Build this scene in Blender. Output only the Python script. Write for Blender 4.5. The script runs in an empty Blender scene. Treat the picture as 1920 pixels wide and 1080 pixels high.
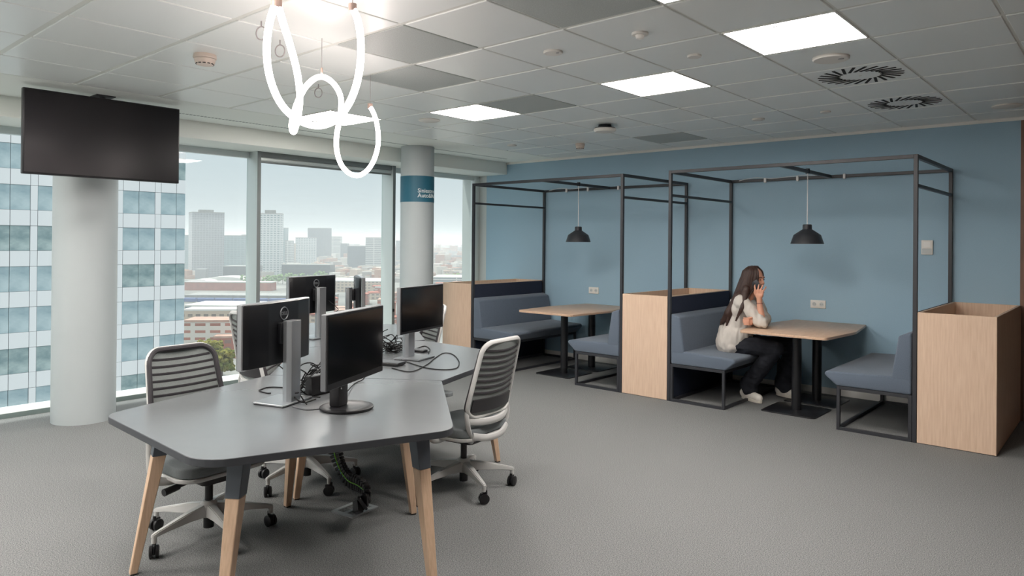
import bpy, bmesh, math, random
from mathutils import Vector, Matrix, Euler
from math import sin, cos, pi, radians
random.seed(7)
SC = bpy.context.scene
COL = SC.collection

# ---------------------------------------------------------------- camera
FPX, CYP, YAW, PIT, ROLL, EYE = 1339.65, 448.67, .719, .0037, .0084, 1.53
_F = Vector((-sin(YAW) * cos(PIT), cos(YAW) * cos(PIT), sin(PIT)))
_R0 = Vector((cos(YAW), sin(YAW), 0)); _U0 = _R0.cross(_F)
_R = cos(ROLL) * _R0 + sin(ROLL) * _U0
_U = cos(ROLL) * _U0 - sin(ROLL) * _R0
cam_d = bpy.data.cameras.new('camera'); cam = bpy.data.objects.new('camera', cam_d); COL.objects.link(cam)
cam_d.sensor_width = 36; cam_d.lens = FPX * 36 / 1920; cam_d.shift_y = -(540 - CYP) / 1920
cam_d.clip_start = .05; cam_d.clip_end = 20000
cam.matrix_world = Matrix(((_R.x, _U.x, -_F.x, 0), (_R.y, _U.y, -_F.y, 0), (_R.z, _U.z, -_F.z, EYE), (0, 0, 0, 1)))
SC.camera = cam

# ---------------------------------------------------------------- world, sun, exposure
W = bpy.data.worlds.new('world'); SC.world = W; W.use_nodes = True
_n = W.node_tree.nodes; _l = W.node_tree.links; _n.clear()
_o = _n.new('ShaderNodeOutputWorld'); _b = _n.new('ShaderNodeBackground'); _t = _n.new('ShaderNodeTexCoord')
_s = _n.new('ShaderNodeSeparateXYZ'); _rp = _n.new('ShaderNodeValToRGB')
_l.new(_t.outputs['Generated'], _s.inputs[0]); _l.new(_s.outputs['Z'], _rp.inputs[0])
_e = _rp.color_ramp.elements
# overcast sky: pale at the horizon, brighter towards the zenith
_e[0].position = 0.0; _e[0].color = (.325, .345, .357, 1)
_e[1].position = 1.0; _e[1].color = (.86, .89, .90, 1)
for _p, _c in ((.10, (.287, .320, .340, 1)), (.5, (.60, .64, .66, 1))): _m = _e.new(_p); _m.color = _c
_l.new(_rp.outputs[0], _b.inputs[0]); _l.new(_b.outputs[0], _o.inputs[0])
_b.inputs[1].default_value = 1.65

sun_d = bpy.data.lights.new('sun', 'SUN'); sun = bpy.data.objects.new('sun', sun_d); COL.objects.link(sun)
sun_d.energy = 3.5; sun_d.angle = radians(2.5); sun_d.color = (1, .97, .92)
sun.rotation_euler = Vector((.26, .16, -1)).to_track_quat('-Z', 'Y').to_euler()

vs = SC.view_settings
vs.view_transform = 'Standard'; vs.look = 'None'; vs.gamma = 1; vs.use_curve_mapping = False
vs.exposure = 0.46
LIGHT_PANEL = 26.0      # emission of the ceiling light panels
LED_TUBE = 12.5         # emission of the looped tube lamp
SC.cycles.max_bounces = 8; SC.cycles.diffuse_bounces = 5; SC.cycles.transparent_max_bounces = 12
SC.cycles.volume_bounces = 3; SC.cycles.caustics_reflective = False; SC.cycles.caustics_refractive = False

# ---------------------------------------------------------------- pixel helpers
def ray(px, py): return _F + (px - 960) / FPX * _R - (py - CYP) / FPX * _U
def atd(px, py, d): return Vector((0, 0, EYE)) + d * ray(px, py)
def atz(px, py, z):
    r = ray(px, py); return Vector((0, 0, EYE)) + r * ((z - EYE) / r.z)

# ---------------------------------------------------------------- tagging
def tag(o, label=None, cat=None, group=None, kind=None):
    if label: o['label'] = label
    if cat: o['category'] = cat
    if group: o['group'] = group
    if kind: o['kind'] = kind
    return o
def empty(name, loc=(0, 0, 0), rz=0, label=None, cat=None, group=None, kind=None):
    o = bpy.data.objects.new(name, None); COL.objects.link(o); o.empty_display_size = .1
    o.location = loc; o.rotation_euler = (0, 0, rz)
    return tag(o, label, cat, group, kind)
def copy_tree(o, parent=None):
    c = o.copy(); COL.objects.link(c); c.parent = parent
    for ch in list(o.children): copy_tree(ch, c)
    return c

# ---------------------------------------------------------------- mesh builder
class B:
    def __init__(s): s.bm = bmesh.new()
    def _bev(s, verts, bev, seg=2):
        if bev > 0:
            es = {e for v in verts for e in v.link_edges}
            bmesh.ops.bevel(s.bm, geom=list(es), offset=bev, segments=seg, profile=.5, affect='EDGES', clamp_overlap=True)
    def box(s, x0, x1, y0, y1, z0, z1, bev=0, seg=2):
        m = Matrix.Translation(((x0 + x1) / 2, (y0 + y1) / 2, (z0 + z1) / 2)) @ Matrix.Diagonal((x1 - x0, y1 - y0, z1 - z0, 1))
        g = bmesh.ops.create_cube(s.bm, size=1, matrix=m); s._bev(g['verts'], bev, seg); return s
    def obox(s, c, size, rot=(0, 0, 0), bev=0, seg=2):
        R = rot.to_matrix().to_4x4() if hasattr(rot, 'to_matrix') else (rot.to_4x4() if isinstance(rot, Matrix) else Euler(rot).to_matrix().to_4x4())
        m = Matrix.Translation(c) @ R @ Matrix.Diagonal((*size, 1))
        g = bmesh.ops.create_cube(s.bm, size=1, matrix=m); s._bev(g['verts'], bev, seg); return s
    def bar(s, p0, p1, w, h=None, bev=0, ext=0):
        p0 = Vector(p0); p1 = Vector(p1); d = (p1 - p0); L = d.length + 2 * ext
        q = d.to_track_quat('Z', 'Y')
        return s.obox((p0 + p1) / 2, (w, h or w, L), q, bev, 1)
    def tube(s, pts, r, seg=10, closed=False, caps=True, flat=1.0):
        pts = [Vector(p) for p in pts]; n = len(pts)
        rr = r if isinstance(r, (list, tuple)) else [r] * n
        T = []
        for i in range(n):
            a = pts[i - 1] if (i > 0 or closed) else pts[i]
            b = pts[(i + 1) % n] if (i < n - 1 or closed) else pts[i]
            t = (b - a); T.append(t.normalized() if t.length > 1e-9 else Vector((0, 0, 1)))
        up = Vector((0, 0, 1)) if abs(T[0].z) < .9 else Vector((1, 0, 0))
        nrm = (up - T[0] * up.dot(T[0])).normalized(); rings = []
        for i in range(n):
            nrm = (nrm - T[i] * nrm.dot(T[i])); nrm = nrm.normalized() if nrm.length > 1e-9 else T[i].orthogonal().normalized()
            bi = T[i].cross(nrm)
            rings.append([s.bm.verts.new(pts[i] + rr[i] * (cos(2 * pi * k / seg) * nrm * flat + sin(2 * pi * k / seg) * bi)) for k in range(seg)])
        for i in range(n if closed else n - 1):
            a, b = rings[i], rings[(i + 1) % n]
            for k in range(seg):
                s.bm.faces.new((a[k], a[(k + 1) % seg], b[(k + 1) % seg], b[k]))
        if caps and not closed:
            s.bm.faces.new(rings[0][::-1]); s.bm.faces.new(rings[-1])
        return s
    def lathe(s, prof, seg=24, c=(0, 0, 0), q=None):
        c = Vector(c); rings = []
        for r, z in prof:
            ring = []
            for k in range(seg):
                v = Vector((r * cos(2 * pi * k / seg), r * sin(2 * pi * k / seg), z))
                if q: v = q @ v
                ring.append(s.bm.verts.new(c + v))
            rings.append(ring)
        for a, b in zip(rings, rings[1:]):
            for k in range(seg): s.bm.faces.new((a[k], a[(k + 1) % seg], b[(k + 1) % seg], b[k]))
        s.bm.faces.new(rings[0][::-1]); s.bm.faces.new(rings[-1]); return s
    def cyl(s, c, r, z0, z1, seg=20, bev=0):
        p = [(r, z0), (r, z1)] if not bev else [(r - bev, z0), (r, z0 + bev), (r, z1 - bev), (r - bev, z1)]
        return s.lathe(p, seg, c)
    def prism(s, poly, z0, z1, bev=0, seg=2, axis='Z'):
        def P(u, v, w): return (u, v, w) if axis == 'Z' else ((u, w, v) if axis == 'Y' else (w, u, v))
        lo = [s.bm.verts.new(P(u, v, z0)) for u, v in poly]; hi = [s.bm.verts.new(P(u, v, z1)) for u, v in poly]
        n = len(poly)
        fs = [s.bm.faces.new(lo[::-1]), s.bm.faces.new(hi)]
        for k in range(n): fs.append(s.bm.faces.new((lo[k], lo[(k + 1) % n], hi[(k + 1) % n], hi[k])))
        bmesh.ops.recalc_face_normals(s.bm, faces=fs)
        if bev:
            es = {e for v in hi + lo for e in v.link_edges}
            bmesh.ops.bevel(s.bm, geom=list(es), offset=bev, segments=seg, profile=.5, affect='EDGES', clamp_overlap=True)
        return s
    def ell(s, c, r, rot=None, u=16, v=10):
        R = (rot.to_matrix().to_4x4() if hasattr(rot, 'to_matrix') else Euler(rot).to_matrix().to_4x4()) if rot else Matrix.Identity(4)
        rr = r if isinstance(r, (tuple, list)) else (r, r, r)
        bmesh.ops.create_uvsphere(s.bm, u_segments=u, v_segments=v, radius=1, matrix=Matrix.Translation(c) @ R @ Matrix.Diagonal((*rr, 1)))
        return s
    def cap(s, p0, p1, r0, r1, seg=14):          # tapered capsule
        p0 = Vector(p0); p1 = Vector(p1); d = p1 - p0; L = d.length; t = d / L if L else Vector((0, 0, 1))
        pts = []; rad = []
        for k in range(5):
            a = pi / 2 * (1 - k / 4); pts.append(p0 - t * r0 * sin(a)); rad.append(max(r0 * cos(a), r0 * .02))
        for k in range(1, 6):
            a = pi / 2 * (k - 1) / 4; pts.append(p1 + t * r1 * sin(a)); rad.append(max(r1 * cos(a), r1 * .02))
        return s.tube(pts, rad, seg)
    def grid(s, rows):                            # rows of points -> quad sheet
        vs_ = [[s.bm.verts.new(p) for p in row] for row in rows]
        for a, b in zip(vs_, vs_[1:]):
            for k in range(len(a) - 1): s.bm.faces.new((a[k], a[k + 1], b[k + 1], b[k]))
        return s
    def solid(s, th):
        bmesh.ops.recalc_face_normals(s.bm, faces=s.bm.faces[:])
        bmesh.ops.solidify(s.bm, geom=s.bm.faces[:], thickness=th); return s
    def mesh(s, name, ang=35, smooth=True):
        bmesh.ops.recalc_face_normals(s.bm, faces=s.bm.faces[:])
        me = bpy.data.meshes.new(name); s.bm.to_mesh(me); s.bm.free()
        if smooth:
            me.shade_smooth(); me.set_sharp_from_angle(angle=radians(ang))
        return me
    def obj(s, name, mat, parent=None, loc=None, rz=0, ang=35, smooth=True):
        return mkobj(name, s.mesh(name, ang, smooth), mat, parent, loc, rz)

def mkobj(name, me, mat, parent=None, loc=None, rz=0):
    if mat and not me.materials: me.materials.append(mat)
    o = bpy.data.objects.new(name, me); COL.objects.link(o)
    if loc is not None: o.location = loc
    if rz: o.rotation_euler = (0, 0, rz)
    if parent: o.parent = parent
    return o

def bez(p, n=10, closed=False):                  # Catmull-Rom through points
    p = [Vector(v) for v in p]; m = len(p); out = []
    rng = range(m if closed else m - 1)
    for i in rng:
        a = p[(i - 1) % m] if (i > 0 or closed) else p[0]; b = p[i]; c = p[(i + 1) % m]
        d = p[(i + 2) % m] if (i < m - 2 or closed) else p[m - 1]
        for k in range(n):
            t = k / n
            out.append(.5 * ((2 * b) + (c - a) * t + (2 * a - 5 * b + 4 * c - d) * t * t + (3 * b - 3 * c + d - a) * t ** 3))
    if not closed: out.append(p[-1])
    return out
def rpoly(pts, r, n=5):                           # polygon with rounded corners; r number or list
    out = []; m = len(pts)
    for i in range(m):
        p = Vector(pts[i]); a = Vector(pts[i - 1]); b = Vector(pts[(i + 1) % m]); ri = r[i] if isinstance(r, (list, tuple)) else r
        if ri <= 0: out.append(tuple(p)); continue
        u = (a - p).normalized(); v = (b - p).normalized(); ang = u.angle(v)
        t = ri / math.tan(ang / 2); c = p + (u + v).normalized() * ri / sin(ang / 2)
        s0 = p + u * t - c; s1 = p + v * t - c
        a0 = math.atan2(s0.y, s0.x); a1 = math.atan2(s1.y, s1.x); da = (a1 - a0 + pi) % (2 * pi) - pi
        for k in range(n + 1): out.append((c.x + ri * cos(a0 + da * k / n), c.y + ri * sin(a0 + da * k / n)))
    return out

# ---------------------------------------------------------------- materials
MAT = {}
def srgb(r, g, b):
    f = lambda c: (c / 255 / 12.92 if c / 255 <= .04045 else ((c / 255 + .055) / 1.055) ** 2.4)
    return (f(r), f(g), f(b), 1)
def mat(name, col, rough=.5, metal=0, spec=.5, var=0, vscale=40, bump=0, bscale=200, stretch=(1, 1, 1), col2=None, emit=0, coat=0, sheen=0, detail=4):
    m = bpy.data.materials.new(name); m.use_nodes = True; MAT[name] = m
    nt = m.node_tree; bs = nt.nodes['Principled BSDF']; L = nt.links
    c = col if len(col) == 4 else (*col, 1)
    bs.inputs['Base Color'].default_value = c; bs.inputs['Roughness'].default_value = rough
    bs.inputs['Metallic'].default_value = metal; bs.inputs['Specular IOR Level'].default_value = spec
    bs.inputs['Coat Weight'].default_value = coat; bs.inputs['Sheen Weight'].default_value = sheen
    if emit: bs.inputs['Emission Color'].default_value = c; bs.inputs['Emission Strength'].default_value = emit
    tc = nt.nodes.new('ShaderNodeTexCoord'); mp = nt.nodes.new('ShaderNodeMapping'); mp.inputs['Scale'].default_value = stretch
    L.new(tc.outputs['Object'], mp.inputs[0])
    if var or col2:
        nz = nt.nodes.new('ShaderNodeTexNoise'); nz.inputs['Scale'].default_value = vscale; nz.inputs['Detail'].default_value = detail
        L.new(mp.outputs[0], nz.inputs['Vector'])
        rp = nt.nodes.new('ShaderNodeValToRGB'); e = rp.color_ramp.elements
        c2 = col2 if col2 else tuple(min(1, v * (1 + var)) for v in c[:3]) + (1,)
        c1 = c if col2 else tuple(v * (1 - var) for v in c[:3]) + (1,)
        e[0].position = .3; e[0].color = c1; e[1].position = .7; e[1].color = c2 if len(c2) == 4 else (*c2, 1)
        L.new(nz.outputs['Fac'], rp.inputs[0]); L.new(rp.outputs[0], bs.inputs['Base Color'])
    if bump:
        nb = nt.nodes.new('ShaderNodeTexNoise'); nb.inputs['Scale'].default_value = bscale; nb.inputs['Detail'].default_value = 3
        L.new(mp.outputs[0], nb.inputs['Vector'])
        bp = nt.nodes.new('ShaderNodeBump'); bp.inputs['Strength'].default_value = bump; bp.inputs['Distance'].default_value = .004
        L.new(nb.outputs['Fac'], bp.inputs['Height']); L.new(bp.outputs[0], bs.inputs['Normal'])
    return m

mat('carpet', srgb(80, 82, 83), .95, spec=.1, col2=srgb(154, 156, 156), vscale=190, bump=.8, bscale=260, detail=6)
mat('wall_fabric', srgb(158, 187, 205), .9, spec=.15, var=.04, vscale=260, bump=.10, bscale=420, stretch=(1, 1, .45))
mat('plaster', srgb(242, 246, 241), .7, spec=.3, bump=.04, bscale=60)
mat('plaster_grey', srgb(196, 202, 202), .6, spec=.3, bump=.03, bscale=60)
mat('white_wall', srgb(236, 236, 233), .8, spec=.2)
mat('white_paint', srgb(232, 233, 230), .45)
mat('ceiling_metal', srgb(243, 247, 245), .34, spec=.7, metal=.06)
mat('ceiling_grid', srgb(226, 228, 222), .45)
mat('window_alu', srgb(212, 220, 220), .4, metal=.35)
mat('window_dark', srgb(128, 134, 135), .5, metal=.2)
mat('sill_dark', srgb(120, 134, 132), .5)
mat('column_grey', srgb(178, 186, 188), .45, spec=.4, bump=.03, bscale=50)
mat('oak', srgb(204, 176, 152), .5, spec=.35, col2=srgb(218, 193, 170), vscale=9, stretch=(9, 9, .55), bump=.05, bscale=60, detail=6)
mat('oak_top', srgb(190, 158, 132), .38, spec=.45, col2=srgb(206, 177, 152), vscale=7, stretch=(9, 1, 9), detail=6)
mat('oak_leg', srgb(203, 172, 143), .45, col2=srgb(220, 190, 162), vscale=12, stretch=(9, 9, .6), detail=6)
mat('black_metal', srgb(46, 48, 53), .42, spec=.5)
mat('black_gloss', srgb(30, 31, 34), .3, spec=.5)
mat('navy_felt', srgb(48, 54, 68), .95, spec=.1, var=.2, vscale=220, bump=.3, bscale=300)
mat('seat_fabric', srgb(96, 107, 121), .95, spec=.1, var=.22, vscale=260, bump=.35, bscale=350, sheen=.2)
mat('desk_top', srgb(108, 112, 115), .25, spec=1.0, var=.02, vscale=6)
mat('desk_edge', srgb(62, 65, 70), .5)
mat('leg_cap', srgb(86, 94, 103), .5)
mat('chair_white', srgb(190, 191, 190), .4, spec=.45)
mat('chair_grey', srgb(120, 126, 129), .85, spec=.2, var=.1, vscale=300, bump=.2, bscale=400)
mat('chair_mesh', srgb(136, 142, 141), .8, spec=.2, var=.1, vscale=300, bump=.2, bscale=500)
mat('chair_slat', srgb(52, 50, 54), .6)
mat('chair_dark', srgb(46, 45, 48), .5)
mat('plastic_black', srgb(26, 26, 29), .4)
mat('plastic_dark', srgb(19, 20, 23), .33, spec=.4)
mat('screen_black', srgb(9, 10, 12), .12, spec=.45)
mat('tv_screen', srgb(14, 13, 18), .22, spec=.35)
mat('silver', srgb(168, 172, 176), .3, metal=.75)
mat('silver_dark', srgb(120, 122, 126), .35, metal=.6)
mat('logo_grey', srgb(120, 124, 128), .35, metal=.5)
mat('cable_black', srgb(14, 14, 16), .55, spec=.3)
mat('cable_white', srgb(225, 225, 225), .4)
mat('bright_green', srgb(120, 190, 60), .5)
mat('bright_blue', srgb(120, 180, 210), .5)
mat('floor_box_metal', srgb(170, 175, 176), .4, metal=.4)
mat('teal_sign', srgb(38, 100, 122), .5)
mat('sign_text', srgb(222, 230, 232), .5)
mat('device_white', srgb(228, 226, 220), .5)
mat('device_cream', srgb(222, 208, 196), .5)
mat('device_dark', srgb(30, 32, 40), .4)
mat('perforated', srgb(182, 188, 185), .5, var=.12, vscale=160)
mat('slot_black', srgb(16, 16, 18), .8)
mat('panel_light', (1, .93, .87), .5, emit=LIGHT_PANEL)
mat('led_white', (1, .86, .82), .5, emit=LED_TUBE)
mat('led_cap', srgb(198, 172, 160), .4)
mat('wire', srgb(170, 165, 165), .4)
mat('skin', srgb(205, 152, 128), .55, spec=.35, var=.04, vscale=30)
mat('hair', srgb(42, 30, 27), .42, spec=.45, col2=srgb(72, 50, 42), vscale=14, stretch=(14, 14, .8), bump=.5, bscale=50)
mat('lips', srgb(168, 96, 88), .4)
mat('eye_dark', srgb(32, 24, 22), .4)
mat('shirt', srgb(198, 193, 186), .85, spec=.15, bump=.4, bscale=14)
mat('jeans', srgb(44, 46, 52), .9, spec=.15, var=.25, vscale=12, bump=.4, bscale=22)
mat('shoe', srgb(220, 216, 208), .6, bump=.1, bscale=60)
mat('shoe_sole', srgb(205, 200, 190), .6)
mat('bracelet', srgb(110, 40, 40), .5)
mat('wood_dark', srgb(122, 90, 74), .5, var=.2, vscale=6, stretch=(6, 6, .5))

def glass_mat(name, tint, refl=.5):
    m = bpy.data.materials.new(name); m.use_nodes = True; MAT[name] = m
    nt = m.node_tree; nt.nodes.clear(); L = nt.links
    o = nt.nodes.new('ShaderNodeOutputMaterial'); mx = nt.nodes.new('ShaderNodeMixShader')
    tr = nt.nodes.new('ShaderNodeBsdfTransparent'); tr.inputs[0].default_value = tint
    gl = nt.nodes.new('ShaderNodeBsdfGlossy'); gl.inputs['Roughness'].default_value = .02
    ge = nt.nodes.new('ShaderNodeNewGeometry'); dp = nt.nodes.new('ShaderNodeVectorMath'); dp.operation = 'DOT_PRODUCT'
    L.new(ge.outputs['Incoming'], dp.inputs[0]); L.new(ge.outputs['Normal'], dp.inputs[1])
    def M(op, x, y):
        n = nt.nodes.new('ShaderNodeMath'); n.operation = op
        for k, v in enumerate((x, y)):
            if v is None: continue
            if isinstance(v, (int, float)): n.inputs[k].default_value = v
            else: L.new(v, n.inputs[k])
        return n.outputs[0]
    c = M('ABSOLUTE', dp.outputs['Value'], None); q = M('POWER', M('SUBTRACT', 1.0, c), 5.0)
    L.new(M('MULTIPLY', M('ADD', M('MULTIPLY', q, .96), .04), refl), mx.inputs[0])
    L.new(tr.outputs[0], mx.inputs[1]); L.new(gl.outputs[0], mx.inputs[2]); L.new(mx.outputs[0], o.inputs[0])
    return m
glass_mat('window_glass', (.955, .985, .975, 1), .4)

def facade_mat(name, wall, win, bw, bh, mortar, win2=None, rough=.4):
    m = bpy.data.materials.new(name); m.use_nodes = True; MAT[name] = m
    nt = m.node_tree; bs = nt.nodes['Principled BSDF']; L = nt.links; bs.inputs['Roughness'].default_value = rough
    tc = nt.nodes.new('ShaderNodeTexCoord'); sp = nt.nodes.new('ShaderNodeSeparateXYZ'); L.new(tc.outputs['Object'], sp.inputs[0])
    ad = nt.nodes.new('ShaderNodeMath'); ad.operation = 'ADD'; L.new(sp.outputs[0], ad.inputs[0]); L.new(sp.outputs[1], ad.inputs[1])
    cb = nt.nodes.new('ShaderNodeCombineXYZ'); L.new(ad.outputs[0], cb.inputs[0]); L.new(sp.outputs[2], cb.inputs[1])
    br = nt.nodes.new('ShaderNodeTexBrick'); br.offset = 0; br.inputs['Scale'].default_value = 1
    br.inputs['Color1'].default_value = win; br.inputs['Color2'].default_value = win2 or tuple(v * .8 for v in win[:3]) + (1,)
    br.inputs['Mortar'].default_value = wall; br.inputs['Mortar Size'].default_value = mortar
    br.inputs['Mortar Smooth'].default_value = .1
    br.inputs['Brick Width'].default_value = bw; br.inputs['Row Height'].default_value = bh
    L.new(cb.outputs[0], br.inputs['Vector']); L.new(br.outputs['Color'], bs.inputs['Base Color'])
    return m
# ================================================================ THE ROOM
ZC = 2.663; WY = 7.65; WX = -7.2; GX = -7.40
X0, Y0, CELL = -1.1006, 2.425, .6
XR, YF_ = 2.4, -4.4          # right and rear limits of the room
def struct(name, b, m, parent=None, **k):
    o = b.obj(name, MAT[m], parent, **k)
    if parent is None: o['kind'] = 'structure'
    return o
struct('floor', B().box(WX - .25, XR, YF_, 11, -.12, 0), 'carpet')
w = struct('wall_back', B().box(WX, -.772, WY, WY + .14, 0, ZC + .06), 'wall_fabric')
struct('wall_right', B().box(XR, XR + .1, YF_, 11, 0, ZC + .06), 'wood_dark')
struct('wall_rear', B().box(WX - .2, XR, YF_ - .1, YF_, 0, ZC + .06), 'white_wall')
struct('wall_corridor', B().box(-3, XR, 10.9, 11, 0, ZC + .06), 'wood_dark')
struct('baseboard_back', B().box(WX, -.765, WY - .014, WY, 0, .068, .003), 'white_paint')
struct('trim_1', B().box(-.772, -.742, WY - .002, WY + .15, 0, ZC), 'wood_dark')
struct('trim_2', B().box(-6.8, -.75, WY - .012, WY + .02, ZC - .028, ZC + .012), 'white_paint')

# window wall -------------------------------------------------------------
struct('wall_left', B().box(GX - .3, GX - .06, YF_, WY + .3, ZC - .14, ZC + .06).box(GX - .3, GX - .06, YF_, WY + .3, -.6, 0)
       .box(GX - .3, WX, WY, WY + .3, -.3, ZC), 'plaster_grey')
mull = [-3.485, -1.605, .275, 2.155, 4.035, 5.915, 7.72]
for i in range(6):
    y0, y1 = mull[i] + .02, mull[i + 1] - .02
    wroot = empty('window_%d' % (i + 1), (GX, (y0 + y1) / 2, 0)); wroot['kind'] = 'structure'
    h = (y1 - y0) / 2
    if i == 5: h = (7.65 - y0) / 2; wroot.location.y = (y0 + 7.65) / 2
    B().box(-.012, .0, -h, h, .03, 2.5).obj('pane', MAT['window_glass'], wroot, smooth=False)
    B().box(-.03, .2, -h - .04, -h, 0, 2.5, .004).obj('mullion', MAT['window_alu'], wroot)
    B().box(.2, .206, -h - .04, -h, 0, 2.5).obj('mullion_shade_face', MAT['window_dark'], wroot)  # room-facing side of the mullion, its shade put into a darker colour
    B().box(-.03, .04, -h, h, 2.43, 2.52, .004).obj('head_rail', MAT['window_alu'], wroot)
    B().box(-.03, .2, -h - .04, h + .02, 0, .046, .006).obj('sill', MAT['white_paint'], wroot)
    B().box(.2, .204, -h - .04, h + .02, .0, .04).obj('sill_face', MAT['sill_dark'], wroot)
    if i == 5: B().box(-.03, .06, h - .1, h, 0, 2.5, .004).obj('jamb', MAT['window_alu'], wroot)
    if i == 4:
        B().box(.1, .19, -h, h, 2.44, 2.5, .01).obj('blind_cassette', MAT['window_dark'], wroot)
        B().box(.14, .165, -h, h, 2.395, 2.44, .006).obj('blind_bar', MAT['window_alu'], wroot)
        B().box(.145, .16, -h, h, 2.375, 2.395, .004).obj('blind_hem', MAT['window_dark'], wroot)
        B().box(.2, .222, h + .002, h + .03, .62, .66, .005).obj('blind_chain_holder', MAT['plastic_dark'], wroot)

# columns -----------------------------------------------------------------
c1 = B().lathe([(.24, 0), (.24, ZC)], 64, (0, 0, 0)).obj('column', MAT['column_grey'], None, (-6.72, 2.18, 0))
tag(c1, 'thick round grey column behind the wall television', 'column', 'round columns')
c2 = empty('column', (-6.54, 5.73, 0), 0, 'slim round grey column carrying the teal lettered band', 'column', 'round columns')
B().lathe([(.2, 0), (.2, ZC)], 64).obj('shaft', MAT['column_grey'], c2)
B().lathe([(.2012, 1.995), (.2035, 1.996), (.2035, 2.303), (.2012, 2.304)], 64).obj('sign_band', MAT['teal_sign'], c2)
def wrap_text(txt, size, zc, r, ang0, parent, mt):
    cu = bpy.data.curves.new('lettering', 'FONT'); cu.body = txt; cu.size = size; cu.extrude = .0008; cu.resolution_u = 3; cu.offset = .0009
    tmp = bpy.data.objects.new('lettering', cu); COL.objects.link(tmp)
    dg = bpy.context.evaluated_depsgraph_get(); dg.update()
    me = bpy.data.meshes.new_from_object(tmp.evaluated_get(dg)); bpy.data.objects.remove(tmp); bpy.data.curves.remove(cu)
    for v in me.vertices:
        a = ang0 + v.co.x / r; rr = r + .0012 + v.co.z; v.co = (rr * cos(a), rr * sin(a), zc + v.co.y)
    return mkobj('lettering', me, mt, parent)
# outward normal toward the camera is at about -41 deg; text starts right of centre and wraps away
_na = math.atan2(-5.73, 6.54)
wrap_text('Siniestros', .068, 2.105, .2035, _na + .02, c2, MAT['sign_text'])
wrap_text('Auto&Mul', .068, 2.048, .2035, _na + .02, c2, MAT['sign_text'])

# ceiling -----------------------------------------------------------------
ceil = struct('ceiling', B().box(-5.9, XR, YF_, 11, ZC + .006, ZC + .08), 'ceiling_grid')
struct('plaster_border', B().box(-6.8, -5.9, YF_, WY, ZC, ZC + .07), 'plaster', ceil)
struct('soffit', B().box(GX - .05, -6.8, YF_, WY, 2.495, ZC + .07, .006), 'plaster', ceil)
lights = {(-1, 2), (-3, 3), (-6, 3), (-8, 2), (-1, 0), (-3, -3), (-6, -4), (-8, -3), (-8, -6), (-5, -6), (-2, -6), (-4, -9), (-7, -9)}  # visible panels first, then unseen ones added to brighten the room
perf = {(-2, 0), (-4, 0), (-5, 1), (-5, 3), (-5, 7), (-2, -3)}
vents = {(-1, 4), (-1, 6)}
_tb = B().box(.008, CELL - .008, .016, CELL - .016, ZC, ZC + .012, .003, 1).mesh('tile'); _tb.materials.append(MAT['ceiling_metal'])
_tp = B().box(.008, CELL - .008, .016, CELL - .016, ZC, ZC + .012, .003, 1).mesh('perforated_tile'); _tp.materials.append(MAT['perforated'])
_tl = B().box(.008, CELL - .008, .016, CELL - .12, ZC, ZC + .012, .003, 1).mesh('tile'); _tl.materials.append(MAT['ceiling_metal'])
for i in range(-8, 4):
    for j in range(-5, 9):
        if (i, j) in lights or (i, j) in vents: continue
        me = _tp if (i, j) in perf else (_tl if j == 8 else _tb)
        mkobj('perforated_tile' if (i, j) in perf else 'tile', me, None, ceil, (X0 + i * CELL, Y0 + j * CELL, 0))
# dashed air slot in the plaster border
sg = B()
for k in range(150):
    y = 2.2 + k * .034
    sg.box(-6.5, -6.475, y, y + .022, ZC - .0015, ZC + .002)
so = struct('slot_grille', sg, 'window_dark', ceil); so['kind'] = 'stuff'

LN = {(-1, 2): 'square lit ceiling panel nearest the round swirl air vents', (-3, 3): 'square lit ceiling panel above the middle of the room, nearest the black ceiling access point',
      (-6, 3): 'square lit ceiling panel beside a dark perforated tile left of centre', (-8, 2): 'square lit ceiling panel behind the glowing looped tube lamp',
      (-1, 0): 'square lit ceiling panel cut off by the top edge next to the large perforated tile'}
_df = B().box(.014, CELL - .014, .02, CELL - .02, ZC + .001, ZC + .008).mesh('diffuser'); _df.materials.append(MAT['panel_light'])
_fr = B().box(.006, .016, .014, CELL - .014, ZC - .001, ZC + .01).box(CELL - .016, CELL - .006, .014, CELL - .014, ZC - .001, ZC + .01) \
    .box(.006, CELL - .006, .012, .022, ZC - .001, ZC + .01).box(.006, CELL - .006, CELL - .022, CELL - .012, ZC - .001, ZC + .01).mesh('frame'); _fr.materials.append(MAT['white_paint'])
for (i, j) in sorted(lights):
    lb = LN.get((i, j), 'added square lit ceiling panel out of view, brightening the room')
    r = empty('ceiling_light', (X0 + i * CELL, Y0 + j * CELL, 0), 0, lb, 'ceiling light', 'square ceiling light panels')
    mkobj('diffuser', _df, None, r); mkobj('frame', _fr, None, r)
    B().box(.24, .31, .06, .075, ZC - .0015, ZC + .002).obj('maker_plate', MAT['wire'], r, smooth=False)
# swirl diffusers
_bl = B().obox((.19, 0, 0), (.15, .018, .003), (0, 0, .45)).mesh('slot', smooth=False); _bl.materials.append(MAT['slot_black'])
for (i, j) in sorted(vents):
    r = empty('swirl_air_vent', (X0 + (i + .5) * CELL, Y0 + (j + .5) * CELL, ZC), 0,
              'nearer of the two round swirl air vents, beside the wide white disc' if j == 4 else 'farther of the two round swirl air vents, close to the blue wall', 'air vent', 'swirl air vents')
    B().box(-.292, .292, -.284, .284, 0, .012, .003, 1).obj('plate', MAT['ceiling_metal'], r)
    for k in range(24):
        o = mkobj('slot', _bl, None, r, (0, 0, -.001), 2 * pi * k / 24)
    B().cyl((0, 0, 0), .008, -.003, .001).obj('screw', MAT['device_white'], r)

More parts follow.
